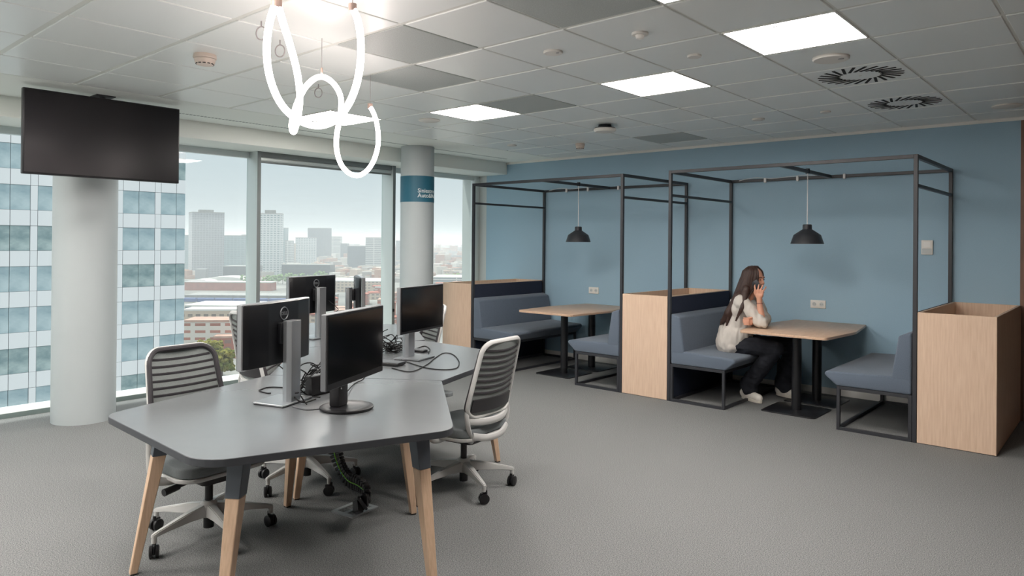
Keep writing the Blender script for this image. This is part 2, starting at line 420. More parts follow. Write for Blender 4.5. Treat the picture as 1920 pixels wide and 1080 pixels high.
# ceiling devices
def smoke(x, y, lb, s=1.0):
    r = empty('smoke_detector', (x, y, ZC), 0, lb, 'detector', 'smoke detectors')
    B().lathe([(.052 * s, 0), (.055 * s, -.02), (.052 * s, -.026)], 32).obj('base', MAT['device_cream'], r)
    B().lathe([(.05 * s, -.028), (.046 * s, -.05), (.038 * s, -.062), (.03 * s, -.064)], 32).obj('head', MAT['device_cream'], r)
    sl = B()
    for k in range(12):
        a = 2 * pi * k / 12; sl.obox((.0405 * s * cos(a), .0405 * s * sin(a), -.058), (.004, .014 * s, .005), (0, 0, a))
    sl.obj('vent_ring', MAT['slot_black'], r, smooth=False)
smoke(-4.312, 2.05, 'cream smoke detector on the ceiling right of the television', 1.25)
smoke(-4.806, 6.66, 'small cream smoke detector on the ceiling near the blue wall')
def disc(x, y, r_, name, lb, th=.012, lens=False, off=False, cat='ceiling device'):
    r = empty(name, (x, y, ZC), 0, lb, cat)
    B().lathe([(r_, 0), (r_, -th * .6), (r_ * .93, -th), (r_ * .1, -th * 1.02)], 36).obj('cover', MAT['device_white'], r)
    if lens: B().lathe([(r_ * .55, -th), (r_ * .45, -th - .018), (r_ * .1, -th - .024)], 24).obj('lens', MAT['device_white'], r)
    if off: B().cyl((r_ * .55, 0, 0), r_ * .16, -th - .002, -th + .002).obj('sensor_eye', MAT['wire'], r)
disc(-2.618, 3.348, .058, 'presence_sensor', 'flat round sensor disc with small eye, left of the domed sensor', off=True)
disc(-2.024, 3.347, .045, 'presence_sensor', 'round ceiling sensor with a domed lens near the large perforated tile', lens=True)
disc(-2.013, 3.954, .042, 'sprinkler_cover', 'small flat round cap beside the brightest square light panel')
disc(-1.401, 4.52, .105, 'ceiling_speaker', 'wide white ceiling disc just in front of the swirl air vent', .016, off=True)
disc(-2.587, 6.33, .055, 'presence_sensor', 'small round ceiling disc above the right lunch booth', off=True)
disc(-2.001, 6.325, .042, 'sprinkler_cover', 'small flat round cap left of the farther swirl air vent')
disc(-4.983, 4.505, .1, 'ceiling_speaker', 'wide white ceiling disc above the lettered column', .012)
disc(-.796, 6.954, .105, 'ceiling_speaker', 'wide white ceiling disc at the far right beside the blue wall', .012)
disc(-5.508, 6.278, .055, 'sprinkler_cover', 'small flat round cap in the ceiling corner by the last window')
ap = empty('wireless_access_point', (-3.857, 5.75, ZC), 0, 'white disc access point on a dark ceiling bracket', 'access point')
B().lathe([(.105, -.038), (.108, -.05), (.095, -.068), (.03, -.072)], 40).obj('dome', MAT['device_white'], ap)
B().lathe([(.06, 0), (.065, -.02), (.1, -.03), (.1, -.038)], 32).obj('bracket', MAT['device_dark'], ap)
for (x, y, lb) in ((-3.659, 2.171, 'thin wire ring hanging from the ceiling inside the tall lamp loop'), (-4.478, 2.968, 'thin wire ring hanging from the ceiling inside the small lamp arc'), (-3.422, 1.922, 'thin wire ring hanging from the ceiling left of the tall lamp loop')):
    r = empty('suspension_ring', (x, y, ZC), .6, lb, 'hook', 'spare ceiling hooks')
    B().tube([(.028 * cos(2 * pi * k / 24), 0, -.062 + .034 * sin(2 * pi * k / 24)) for k in range(24)], .0035, 8, closed=True).obj('ring', MAT['wire'], r)
    B().cyl((0, 0, 0), .004, -.03, 0, 8).obj('stem', MAT['wire'], r)

# television ----------------------------------------------------------------
tv = empty('television', (-6.12, 2.13, ZC), 0, 'large black television hung from the ceiling in front of the thick column', 'television')
B().box(-.045, 0, -.567, .567, -.662, -.03, .006).obj('housing', MAT['plastic_black'], tv)
B().box(-.001, .0025, -.556, .556, -.648, -.04).obj('screen', MAT['tv_screen'], tv, smooth=False)
B().box(-.12, -.045, -.2, .2, -.5, -.15, .008).obj('rear_mount', MAT['plastic_black'], tv)
B().cyl((-.1, 0, 0), .022, -.3, 0).obj('hanger_pole', MAT['black_metal'], tv)
B().box(-.19, -.02, -.07, .07, -.008, 0).obj('ceiling_plate', MAT['black_metal'], tv)

# looped LED tube lamp ---------------------------------------------------------
pts = [(516, 8, 3.3), (505, 45, 3.3), (500, 95, 3.32), (506, 145, 3.36), (524, 190, 3.42), (550, 219, 3.5), (578, 233, 3.55), (604, 235, 3.55), (630, 224, 3.5), (652, 198, 3.45), (668, 160, 3.42), (676, 115, 3.42), (676, 70, 3.42), (670, 35, 3.42), (661, 16, 3.42)]
pts2 = [(521, 8, 3.32), (530, 40, 3.4), (545, 88, 3.5), (557, 135, 3.6), (562, 175, 3.7), (560, 210, 3.78), (554, 238, 3.85), (550, 247, 3.95), (547, 236, 4.05), (551, 213, 4.12), (560, 187, 4.2), (573, 163, 4.3), (589, 148, 4.38), (603, 144, 4.45), (618, 150, 4.5), (631, 164, 4.58), (639, 183, 4.65), (639, 205, 4.75), (635, 232, 4.85), (631, 258, 4.95), (632, 285, 5.02), (640, 309, 5.1), (655, 325, 5.15), (672, 329, 5.2), (689, 319, 5.24), (702, 298, 5.28), (709, 270, 5.32), (708, 240, 5.36), (702, 216, 5.4), (694, 200, 5.42)]
pts = [(a, b, d * .9) for a, b, d in pts]; pts2 = [(a, b, d * .9) for a, b, d in pts2]
lamp = empty('looped_tube_lamp', (-3.6, 2.4, ZC), 0, 'glowing looped white tube lamp curling below the ceiling above the desks', 'pendant lamp')
_off = Vector((-3.6, 2.4, ZC))
for P in (pts, pts2):
    q = [atd(*p) - _off for p in P]
    B().tube(bez(q, 6), .0152, 14).obj('light_tube', MAT['led_white'], lamp)
for P, k in ((pts, 0), (pts, -1), (pts2, -1), (pts2, 0)):
    q = atd(*P[k]) - _off; top = Vector((q.x, q.y, 0))
    B().cyl(q, .0175, -.012, .02, 14).obj('end_cap', MAT['led_cap'], lamp)
    B().tube([q + Vector((0, 0, .018)), top], .0018, 6).obj('hanger_wire', MAT['wire'], lamp)
q = atd(603, 144, 4.45 * .9) - _off
B().tube([q, Vector((q.x, q.y, 0))], .0018, 6).obj('hanger_wire', MAT['wire'], lamp)
B().cyl(q, .006, .02, .05, 8).obj('wire_grip', MAT['led_cap'], lamp)

# wall plates -----------------------------------------------------------------
def socket(x, lb):
    r = empty('wall_socket', (x, WY, .913), 0, lb, 'socket', 'double wall sockets')
    B().box(-.076, .076, -.012, 0, -.042, .042, .004).obj('plate', MAT['device_white'], r)
    for s in (-1, 1):
        o = B().lathe([(.021, .0), (.021, .002)], 24, (0, 0, 0), Euler((pi / 2, 0, 0)).to_quaternion()).obj('outlet', MAT['plaster_grey'], r, (s * .036, -.0122, 0))
        B().lathe([(.0028, .0), (.0028, .0015)], 10, (-.008, -.002, 0), Euler((pi / 2, 0, 0)).to_quaternion()).lathe([(.0028, .0), (.0028, .0015)], 10, (.008, -.002, 0), Euler((pi / 2, 0, 0)).to_quaternion()).obj('pin_hole', MAT['slot_black'], o)
socket(-2.48, 'white double wall socket behind the seated person on the blue wall')
socket(-5.28, 'white double wall socket in the left lunch booth')
r = empty('thermostat', (-1.489, WY, 1.511), 0, 'white rectangular thermostat high on the blue wall at right', 'thermostat')
B().box(-.048, .048, -.022, 0, -.068, .068, .004).obj('housing', MAT['device_white'], r)
B().box(-.028, .028, -.0235, -.021, .0, .055, .001).obj('display', MAT['white_paint'], r)
B().box(-.04, .04, -.023, -.021, -.06, -.01, .001).obj('lower_cover', MAT['plaster_grey'], r)
# ================================================================ LUNCH BOOTHS
YB = 6.232; XA, XB, XC, XD, XE = -6.108, -3.954, -3.436, -1.282, -.764; ZT = 2.238
TUBE = .03
def planter(x0, x1, h, lb):
    r = empty('planter_box', ((x0 + x1) / 2, YB, 0), 0, lb, 'planter box', 'oak planter boxes'); w = (x1 - x0) / 2; L = WY - .01 - YB; t = .022
    B().box(-w, w, 0, t, .004, h, .002, 1).obj('front_panel', MAT['oak'], r)
    for s in (-1, 1): B().box(min(s * w, s * (w - t)), max(s * w, s * (w - t)), t, L, .004, h, .002, 1).obj('side_panel', MAT['oak'], r)
    B().box(-w + t, w - t, L - t, L, .004, h, .002, 1).obj('end_panel', MAT['oak'], r)
    B().box(-w + t, w - t, t, L - t, h - .34, h - .32).obj('inner_tray', MAT['oak'], r)
planter(-6.61, XA - .006, 1.012, 'oak planter box at the window end of the booths')
planter(XB + .004, XC - .004, 1.012, 'oak planter box standing between the two booths')
planter(XD + .004, XE, 1.012, 'oak planter box at the far right, nearest the viewer')

def booth(x0, x1, which):
    r = empty('lunch_booth', ((x0 + x1) / 2, YB, 0), 0, 'slim black steel frame forming the %s lunch booth' % which, 'booth', 'booth frames')
    w = (x1 - x0) / 2; L = WY - .012 - YB; t = TUBE; m = MAT['black_metal']
    for sx in (-1, 1):
        for y in (t / 2, L - t / 2):
            xx = sx * (w - t / 2); B().box(xx - t / 2, xx + t / 2, y - t / 2, y + t / 2, 0, ZT, .0015, 1).obj('post', m, r)
        xx = sx * (w - t / 2)
        B().box(xx - t / 2, xx + t / 2, t, L - t, ZT - t, ZT, .0015, 1).obj('top_rail', m, r)
        B().box(xx - t / 2, xx + t / 2, t, L - t, 1.985, 1.985 + t * .8, .0015, 1).obj('cross_bar', m, r)
    for y in (t / 2, L - t / 2): B().box(-w + t, w - t, y - t / 2, y + t / 2, ZT - t, ZT, .0015, 1).obj('top_rail', m, r)
    B().box(-t / 2, t / 2, t, L - t, ZT - t, ZT, .0015, 1).obj('middle_beam', m, r)
    # white cable with clips along the rear rail
    pc = [(-w + .12, L - .045, ZT - .012)] + [(-w + .12 + k * .18, L - .046, ZT + .004 + .01 * sin(k * 2.1)) for k in range(1, 6)] + [(-.02, L - .05, ZT - .01)]
    c = B().tube(bez(pc, 5), .003, 6).obj('lamp_cable', MAT['cable_white'], r)
    for fx in (-.62, -.3, .13): B().box(fx * w * 1.0 - .012, fx * w + .012, L - .05, L - .025, ZT - .045, ZT + .006, .003, 1).obj('cable_clip', MAT['cable_white'], r)
    # pendant lamp hanging from the middle beam
    p = empty('pendant_lamp', ((x0 + x1) / 2, 6.95, 0), 0, 'black bell shaped pendant lamp over the %s booth table' % which, 'pendant lamp', 'black pendant lamps')
    B().lathe([(.147, 1.535), (.149, 1.537), (.122, 1.618), (.118, 1.622), (.045, 1.672), (.042, 1.675), (.042, 1.712), (.036, 1.72), (.004, 1.721)][0:], 40).obj('shade', MAT['black_metal'], p)
    B().tube([(0, 0, 1.72), (0, 0, ZT - t)], .0045, 8).obj('cord', MAT['cable_white'], p)
    B().cyl((0, 0, 0), .02, ZT - t - .004, ZT + .012, 14).obj('ceiling_clamp', MAT['plastic_black'], p)
    # table
    tb = empty('booth_table', ((x0 + x1) / 2, 0, 0), 0, 'six sided oak table on two black posts in the %s booth' % which, 'table', 'booth tables')
    poly = rpoly([(-.385, 6.30), (.385, 6.30), (.44, 6.95), (.345, WY - .02), (-.345, WY - .02), (-.44, 6.95)], [.045, .045, .3, .02, .02, .3])
    B().prism(poly, .716, .74, .003, 2).obj('tabletop', MAT['oak_top'], tb)
    for y in (6.69, 7.25):
        q = B().cyl((0, y, 0), .043, .01, .716, 24).obj('post', MAT['black_gloss'], tb)
        B().prism(rpoly([(-.245, y - .245), (.245, y - .245), (.245, y + .245), (-.245, y + .245)], .04), 0, .01, .002).obj('base_plate', MAT['black_gloss'], tb)
    # benches
    for sx, x, side in ((1, x0, 'left'), (-1, x1, 'right')):
        nm = {('left', 'left'): 'upholstered bench by the window end of the left booth', ('left', 'right'): 'upholstered bench on the right side of the left booth',
              ('right', 'left'): 'upholstered bench with the phoning person seated on it', ('right', 'right'): 'empty upholstered bench nearest the viewer, in the right booth'}[(which, side)]
        b = empty('bench', (x + sx * .002, YB, 0), 0, nm, 'bench', 'booth benches')
        X = lambda o: sx * o
        L2 = L - .04
        def ex(prof, y0, y1, bev, name, m):
            pr_ = [(X(o), zz) for o, zz in prof]
            if sx < 0: pr_ = pr_[::-1]
            B().prism(pr_, y0, y1, bev, 3, 'Y').obj(name, MAT[m], b, ang=50)
        ex([(.035, .362), (.59, .362), (.688, .445), (.675, .475), (.16, .495), (.035, .495)], .0, L2, .016, 'seat_cushion', 'seat_fabric')
        ex([(.034, .462), (.182, .462), (.128, .815), (.034, .85)], .0, L2, .016, 'backrest', 'seat_fabric')
        ex([(.004, .02), (.024, .02), (.024, 1.006), (.004, 1.006)], .032, L2 - .02, .003, 'back_panel', 'navy_felt')
        t = .026
        def rail(o0, o1, y0, y1, z0, z1, nm_): B().box(min(X(o0), X(o1)), max(X(o0), X(o1)), y0, y1, z0, z1, .0015, 1).obj(nm_, MAT['black_metal'], b)
        for y in (.0, L2 - t):
            for o in (.03, .56): rail(o, o + t, y, y + t, 0, .362, 'leg')
            rail(.03 + t, .56, y, y + t, .362 - t, .362, 'seat_rail'); rail(.03 + t, .56, y, y + t, 0, t, 'floor_rail')
        for o in (.03, .56): rail(o, o + t, t, L2 - t, 0, t, 'floor_rail'); rail(o, o + t, t, L2 - t, .362 - t, .362, 'seat_rail')
booth(XA, XB, 'left'); booth(XC, XD, 'right')
# ================================================================ DESKS
DM = Vector((-3.39, 2.505, 0)); ZD = .74
PENT = [(-.515, -.002), (-.80, -1.02), (0, -1.6), (.80, -1.02), (.515, -.002)]
def desk(loc, rz, lb):
    r = empty('desk', loc, rz, lb, 'desk', 'five sided grey desks')
    B().prism(rpoly(PENT[::-1], [.02, .1, .16, .1, .02], 6), ZD - .03, ZD, .002, 1).obj('desktop', MAT['desk_top'], r)
    r.children[0].data.materials.append(MAT['desk_edge'])
    for f_ in r.children[0].data.polygons: f_.material_index = 0 if f_.normal.z > .9 else 1
    for (fx, fy, tx, ty) in ((.70, -.95, .60, -.86), (-.70, -.95, -.60, -.86), (0, -1.45, 0, -1.30), (.37, -.06, .30, -.11), (-.37, -.06, -.30, -.11)):
        top = Vector((tx, ty, ZD - .03)); ft = Vector((fx, fy, 0)); k = ft + (top - ft) * .745
        a = math.atan2(fy - ty, fx - tx)
        lg = B(); 
        def ring(c, h): return [lg.bm.verts.new(c + Vector((cos(a + q) * h * 1.414, sin(a + q) * h * 1.414, 0))) for q in (pi / 4, 3 * pi / 4, 5 * pi / 4, 7 * pi / 4)]
        def skin(rs):
            for u, v in zip(rs, rs[1:]):
                for n in range(4): lg.bm.faces.new((u[n], u[(n + 1) % 4], v[(n + 1) % 4], v[n]))
            lg.bm.faces.new(rs[0][::-1]); lg.bm.faces.new(rs[-1])
        skin([ring(ft + Vector((0, 0, .006)), .0165), ring(k, .029)])
        bmesh.ops.bevel(lg.bm, geom=lg.bm.edges[:], offset=.003, segments=1, affect='EDGES')
        o = lg.obj('leg', MAT['oak_leg'], r)
        lg = B(); skin([ring(ft, .013), ring(ft + Vector((0, 0, .006)), .013)]); lg.obj('foot_pad', MAT['plastic_black'], o)
        lg = B(); skin([ring(k, .030), ring(top, .036)]); bmesh.ops.bevel(lg.bm, geom=lg.bm.edges[:], offset=.002, segments=1, affect='EDGES')
        lg.obj('leg_bracket', MAT['leg_cap'], o)
    B().bar((-.55, -.86, ZD - .045), (.55, -.86, ZD - .045), .04, .03).bar((0, -.15, ZD - .045), (0, -1.25, ZD - .045), .04, .03).obj('under_frame', MAT['desk_edge'], r)
    return r
RZ = radians(34)
desk(DM, RZ, 'five sided grey desk nearest the viewer with two monitors back to back')
desk(DM, RZ + pi, 'five sided grey desk joined behind the front desk, one monitor on it')
_ax = Vector((-sin(RZ), cos(RZ), 0)); _sx = Vector((cos(RZ), sin(RZ), 0))
_F2 = DM + 1.6 * _ax; _L2 = DM + 1.02 * _ax - .8 * _sx
_dir = (_F2 - _L2).normalized(); _nrm = Vector((-_dir.y, _dir.x, 0)); _mc = (_F2 + _L2) / 2 + _nrm * .006
desk(_mc, math.atan2(-_nrm.y, -_nrm.x) - pi / 2, 'five sided grey desk farthest back by the windows')

# ---------------------------------------------------------------- monitors
def monitor(px, py, face, lb, zc=1.06, w=.53, h=.305, round_base=False, dx=0, logo=True, d=None):
    p = atz(px, py, ZD) if d is None else atd(px, py, d)
    r = empty('monitor', (p.x, p.y, ZD), radians(face) - pi / 2, lb, 'monitor', 'desk monitors')
    z = zc - ZD
    # panel: screen on +y
    B().box(dx - w / 2, dx + w / 2, .02, .05, z - h / 2, z + h / 2, .004, 1).obj('rim', MAT['silver'] if not round_base else MAT['silver_dark'], r)
    B().box(dx - w / 2 + .003, dx + w / 2 - .003, .0485, .0515, z - h / 2 + .003, z + h / 2 - .003).obj('bezel', MAT['plastic_dark'], r, smooth=False)
    B().box(dx - w / 2 + .014, dx + w / 2 - .014, .0512, .0525, z - h / 2 + (.03 if round_base else .018), z + h / 2 - .014).obj('screen', MAT['screen_black'], r, smooth=False)
    bk = B(); n = 6
    prof = [(-w / 2 + .002, .021), (-w / 2 + .03, .006), (-w * .22, -.012), (w * .22, -.012), (w / 2 - .03, .006), (w / 2 - .002, .021)]
    bk.prism([(dx + a, b) for a, b in prof], z - h / 2 + .003, z + h / 2 - .003, .006, 2)
    bk.obj('back_shell', MAT['plastic_dark'], r)
    if logo:
        lx, lz = dx, z + h * .3
        lo = B().tube([(lx + .03 * cos(2 * pi * k / 32), -.0135, lz + .03 * sin(2 * pi * k / 32)) for k in range(32)], .0035, 6, closed=True).obj('logo_ring', MAT['logo_grey'], r)
        cu = bpy.data.curves.new('logo', 'FONT'); cu.body = 'DELL'; cu.size = .022; cu.extrude = .001; cu.align_x = 'CENTER'; cu.align_y = 'CENTER'; cu.offset = .0008
        tmp = bpy.data.objects.new('logo', cu); COL.objects.link(tmp)
        dg = bpy.context.evaluated_depsgraph_get(); dg.update(); me = bpy.data.meshes.new_from_object(tmp.evaluated_get(dg)); bpy.data.objects.remove(tmp)
        for v in me.vertices: v.co = (lx + v.co.x, -.0135 - v.co.z, lz + v.co.y)
        mkobj('logo_lettering', me, MAT['logo_grey'], lo)
    if round_base:
        B().lathe([(.118, 0), (.124, .006), (.124, .012), (.105, .018), (.08, .012), (.02, .011)], 48).obj('base', MAT['plastic_black'], r)
        B().box(-.045, .045, -.07, -.015, .01, z + .02, .012).obj('stand', MAT['plastic_black'], r)
    else:
        B().prism(rpoly([(-.12, -.1), (.12, -.1), (.1, .09), (-.1, .09)], .008), .004, .012, .002, 1).obj('base', MAT['silver'], r)
        B().prism(rpoly([(-.118, -.098), (.118, -.098), (.098, .088), (-.098, .088)], .008), 0, .004).obj('base_underside', MAT['plastic_black'], r)
        st = B().prism(rpoly([(-.036, -.086), (.036, -.086), (.044, -.06), (.036, -.034), (-.036, -.034), (-.044, -.06)], .004, 2), .012, z + .06, .003, 1).obj('stand', MAT['silver'], r)
        B().cyl((0, -.088, .05), .012, -.002, .002, 20).obj('cable_hole', MAT['plastic_black'], st)
        B().box(-.05, .05, -.034, -.012, z - .05, z + .05, .004).obj('tilt_bracket', MAT['plastic_dark'], r)
    return r
monitor(527, 753, 203, 'black monitor on the front desk with its back and round logo to the viewer', 1.08)
monitor(650, 766, 25, 'dark monitor on a round black base, front desk', 1.04, .54, .335, True, logo=False)
monitor(780, 672, 16, 'black monitor facing the right chair on the middle desk', 1.08)
monitor(590, 633, 193, 'black monitor showing its back on the desk by the windows', 1.09)
monitor(667, 628, 58, 'black monitor seen nearly edge on beside the window post', 1.08)

# ---------------------------------------------------------------- task chairs
def rr_loop(w0, w1, z0, z1, r, yf, n=6):
    pl = rpoly([(-w0, z0), (w0, z0), (w1, z1), (-w1, z1)], r, n); return [(x, yf(x, z), z) for x, z in pl]
def make_chair():
    r = empty('task_chair', (0, 0, 0))
    wm, gm, dk, pk = MAT['chair_white'], MAT['chair_grey'], MAT['chair_dark'], MAT['plastic_black']
    B().lathe([(.03, .10), (.042, .115), (.045, .165), (.032, .185)], 20).obj('hub', wm, r)
    lme = B()
    secs = [(.02, .058, .108, .172), (.12, .050, .112, .158), (.24, .036, .105, .132), (.295, .030, .098, .120), (.318, .026, .094, .112)]
    rg = []
    for x, wd, z0, z1 in secs: rg.append([lme.bm.verts.new(v) for v in ((x, -wd / 2, z0), (x, wd / 2, z0), (x, wd / 2 * .7, z1), (x, -wd / 2 * .7, z1))])
    for a, b in zip(rg, rg[1:]):
        for k in range(4): lme.bm.faces.new((a[k], a[(k + 1) % 4], b[(k + 1) % 4], b[k]))
    lme.bm.faces.new(rg[0][::-1]); lme.bm.faces.new(rg[-1])
    bmesh.ops.bevel(lme.bm, geom=lme.bm.edges[:], offset=.004, segments=2, affect='EDGES')
    lme.lathe([(.012, .07), (.012, .1)], 12, (.305, 0, 0))
    lm = lme.mesh('leg'); lm.materials.append(wm)
    qx = Euler((pi / 2, 0, 0)).to_quaternion()
    wh = B().lathe([(.022, -.009), (.03, -.006), (.03, .006), (.024, .009)], 20, (0, .014, 0), qx).lathe([(.024, -.009), (.03, -.006), (.03, .006), (.022, .009)], 20, (0, -.014, 0), qx).mesh('wheel'); wh.materials.append(pk)
    fk = B().box(-.024, .02, -.0045, .0045, -.012, .034, .003, 1).cyl((.012, 0, 0), .009, .02, .048, 12).mesh('fork'); fk.materials.append(pk)
    for k in range(5):
        l = mkobj('leg', lm, None, r, (0, 0, 0), 2 * pi * k / 5)
        f = mkobj('caster', fk, None, l, (.305, 0, .03), [.9, 2.1, -.6, 1.4, -2.2][k]); mkobj('wheel', wh, None, f)
    B().cyl((0, 0, 0), .026, .045, .115, 20).obj('gas_sleeve', pk, r)
    B().cyl((0, 0, 0), .02, .18, .31, 18).obj('gas_column', pk, r)
    B().prism(rpoly([(-.09, -.12), (.09, -.12), (.1, .12), (-.1, .12)], .03), .298, .352, .012).obj('mechanism', dk, r)
    lv = B().tube([(.08, .03, .322), (.2, .05, .312)], .009, 10).obj('lever', pk, r)
    B().tube([(.19, .048, .313), (.27, .06, .306)], [.016, .018], 14).obj('lever_grip', pk, lv)
    # seat
    sp = rpoly([(-.235, -.21), (.235, -.21), (.245, .2), (-.245, .2)], [.11, .11, .1, .1], 6)
    B().prism(sp, .352, .372, .006).obj('seat_pan', wm, r)
    s2 = [(x * .985, y * .985) for x, y in sp]
    B().prism(s2, .372, .425, .02, 4).obj('seat', gm, r, ang=60)
    # back
    yf = lambda x, z: -.215 - .11 * max(0, (z - .45) / .5) ** 1.2 + .05 * (x / .22) ** 2
    lo = rr_loop(.215, .185, .49, .945, .075, yf)
    B().tube(lo, .0155, 10, closed=True, flat=.75).obj('back_frame', wm, r)
    li = rr_loop(.212, .181, .495, .942, .072, lambda x, z: yf(x, z) + .012)
    B().tube(li, .0135, 8, closed=True).obj('front_border', MAT['chair_slat'], r)
    def sheet(z0, z1, off, inset, n=10, m=8, th=.004):
        rows = []
        for a in range(m + 1):
            z = z0 + (z1 - z0) * a / m; wz = .215 + (.185 - .215) * (z - .49) / .455 - inset
            if z > .90: wz -= (z - .90) * .9
            rows.append([(wz * (2 * b / n - 1), yf(wz * (2 * b / n - 1), z) + off, z) for b in range(n + 1)])
        return B().grid(rows).solid(th)
    sheet(.50, .935, .0015, .008, th=.003).obj('back_mesh', MAT['chair_mesh'], r)
    for k in range(8):
        z = .895 - k * .036; wz = .207 - (z - .49) * .066 - .008 - max(0, z - .88) * .6
        zz = lambda u: z - .012 * (1 - u * u)
        B().tube([(wz * u, yf(wz * u, zz(u)) + .0015, zz(u)) for u in [2 * b / 12 - 1 for b in range(13)]], .0080, 6).obj('slat', MAT['chair_slat'], r)
    sheet(.525, .60, -.012, .02, th=.01).obj('lumbar_band', dk, r)
    # lower yoke joining back to mechanism
    for s in (-1, 1):
        B().tube(bez([(s * .2, -.17, .56), (s * .205, -.185, .47), (s * .17, -.18, .38), (s * .1, -.13, .325), (s * .05, -.05, .312)], 5), [.012] * 3 + [.016] * 18, 10, flat=.7).obj('back_arm', wm, r)
    B().tube(bez([(-.17, -.195, .385), (-.09, -.225, .365), (0, -.235, .36), (.09, -.225, .365), (.17, -.195, .385)], 6), .017, 10, flat=1.3).obj('rear_yoke', wm, r)
    B().tube(bez([(-.2, -.175, .475), (-.1, -.222, .463), (0, -.236, .46), (.1, -.222, .463), (.2, -.175, .475)], 6), .015, 10, flat=1.5).obj('rear_bar', wm, r)
    # arms
    for s in (-1, 1):
        a = B().tube(bez([(s * .14, .02, .345), (s * .24, .02, .345), (s * .295, .015, .375), (s * .305, .0, .46), (s * .3, -.01, .60)], 6), [.021] * 25, 12, flat=1.0).obj('armrest', wm, r)
        B().box(s * .298 - .016, s * .298 + .016, -.04, .02, .57, .632, .006).obj('arm_sleeve', gm, a)
        B().prism(rpoly([(s * .295 - .04, -.13), (s * .295 + .04, -.13), (s * .295 + .036, .12), (s * .295 - .036, .12)], .03), .632, .655, .008, 3).obj('arm_pad', gm, a)
    return r
CH = [((-3.61, 1.76), 5, -6, 'task chair with striped grey back at the left of the front desk'),
      ((-3.15, 3.16), 187, 122, 'task chair turned away at the right side of the desks'),
      ((-3.95, 2.56), 48, -8, 'task chair tucked under the desks behind the front monitor'),
      ((-4.68, 2.80), 95, 20, 'task chair with armrests standing at the window side of the desks'),
      ((-4.93, 4.22), 250, 50, 'task chair at the back of the desks near the lettered column')]
c0 = make_chair()
for k, ((x, y), f, b, lb) in reversed(list(enumerate(CH))):
    c = c0 if k == 0 else copy_tree(c0)
    c.location = (x, y, 0); c.rotation_euler = (0, 0, radians(f) - pi / 2); tag(c, lb, 'chair', 'task chairs'); c.scale = (1, 1, 1.08 if k == 3 else 1)
    for ch in c.children:
        if ch.name.split('.')[0] == 'leg': ch.rotation_euler.z += radians(b) - (radians(f) - pi / 2)

# ---------------------------------------------------------------- cables and docks on the desks
rc = random.Random(3)
def cable(pts, lb, r=.0032, m='cable_black', group=None):
    c0_ = Vector(pts[0]); o = B().tube([p - c0_ for p in bez(pts, 7)], r, 6).obj('cable', MAT[m], None, c0_)
    return tag(o, lb, 'cable', group)
def tangle(px, py, n, rad, hgt, lb, group):
    c = atz(px, py, ZD)
    for k in range(n):
        a0 = rc.uniform(0, 2 * pi); pts_ = []
        ox, oy = rc.uniform(-.04, .04), rc.uniform(-.04, .04); lean = rc.uniform(.2, 1.0); ra = rad * rc.uniform(.5, 1.1)
        st = rc.choice((1, -1)); m = rc.randint(6, 9)
        for q in range(m):
            a = a0 + st * q * .95; z = .006 + hgt * lean * (.5 + .5 * sin(a * 1.0 + k)) * rc.uniform(.6, 1)
            pts_.append((c.x + ox + ra * cos(a) * rc.uniform(.7, 1.1), c.y + oy + ra * sin(a) * .8 * rc.uniform(.7, 1.1), ZD + max(.005, z)))
        cable(pts_, lb, rc.choice((.0028, .0034, .0038)), group=group)
tangle(584, 734, 10, .10, .19, 'black cable in the tangle between the two front monitors', 'front desk cables')
tangle(736, 660, 15, .11, .19, 'black cable in the tangle beside the middle desk monitor', 'middle desk cables')
def P(px, py, z=.0035): return atz(px, py, ZD + z)
cable([P(745, 672), P(800, 690), P(850, 692), P(861, 680), P(850, 665), P(832, 662), P(815, 672), P(800, 684), P(770, 697), P(735, 690)], 'thin black cable lying in a wide loop on the middle desk')
cable([P(770, 658), P(795, 649), P(806, 655), P(803, 663)], 'short black cable curling behind the middle monitor base')
cable([P(535, 727), P(505, 726), P(486, 732), P(500, 737), P(508, 737)], 'short thin cable at the foot of the front monitor')
cable([atz(505, 672, .86), atz(520, 683, .82), P(540, 700, .05), P(556, 722, .06), P(575, 740, .01), P(600, 745)], 'black cable dropping from the back of the front monitor')
cable([P(548, 762), P(575, 768), P(610, 764), P(640, 745, .03), P(640, 728, .10)], 'grey cable bowing in front of the round monitor base', .0036, 'silver_dark')
cable([atz(600, 552, 1.08), atz(630, 575, .98), atz(632, 583, .93), atz(612, 590, .9), atz(596, 603, .86), P(600, 625, .02)], 'thin cable looping behind the window desk monitor', .003)
cable([atz(676, 560, 1.05), atz(688, 583, .95), atz(684, 598, .88), P(690, 622, .01)], 'thin cable falling from the edge on monitor', .003)
Q = lambda px, py, z: atz(px, py, ZD + z)
cable([P(592, 748), P(566, 754, .01), Q(545, 735, .05), Q(547, 708, .10), Q(566, 684, .14), Q(588, 682, .14), Q(602, 700, .09), P(606, 735, .02)], 'black cable standing in a tall loop left of the round monitor base')
cable([P(575, 758), Q(562, 735, .04), Q(575, 712, .09), Q(598, 694, .12), Q(607, 690, .13)], 'black cable rising in an arc behind the round base monitor')
cable([P(655, 712), P(672, 706, .02), P(684, 704, .03), P(680, 712, .01), P(664, 720, .005), P(650, 735, .02), P(640, 748, .03)], 'black cable bundle end under the round base monitor screen')
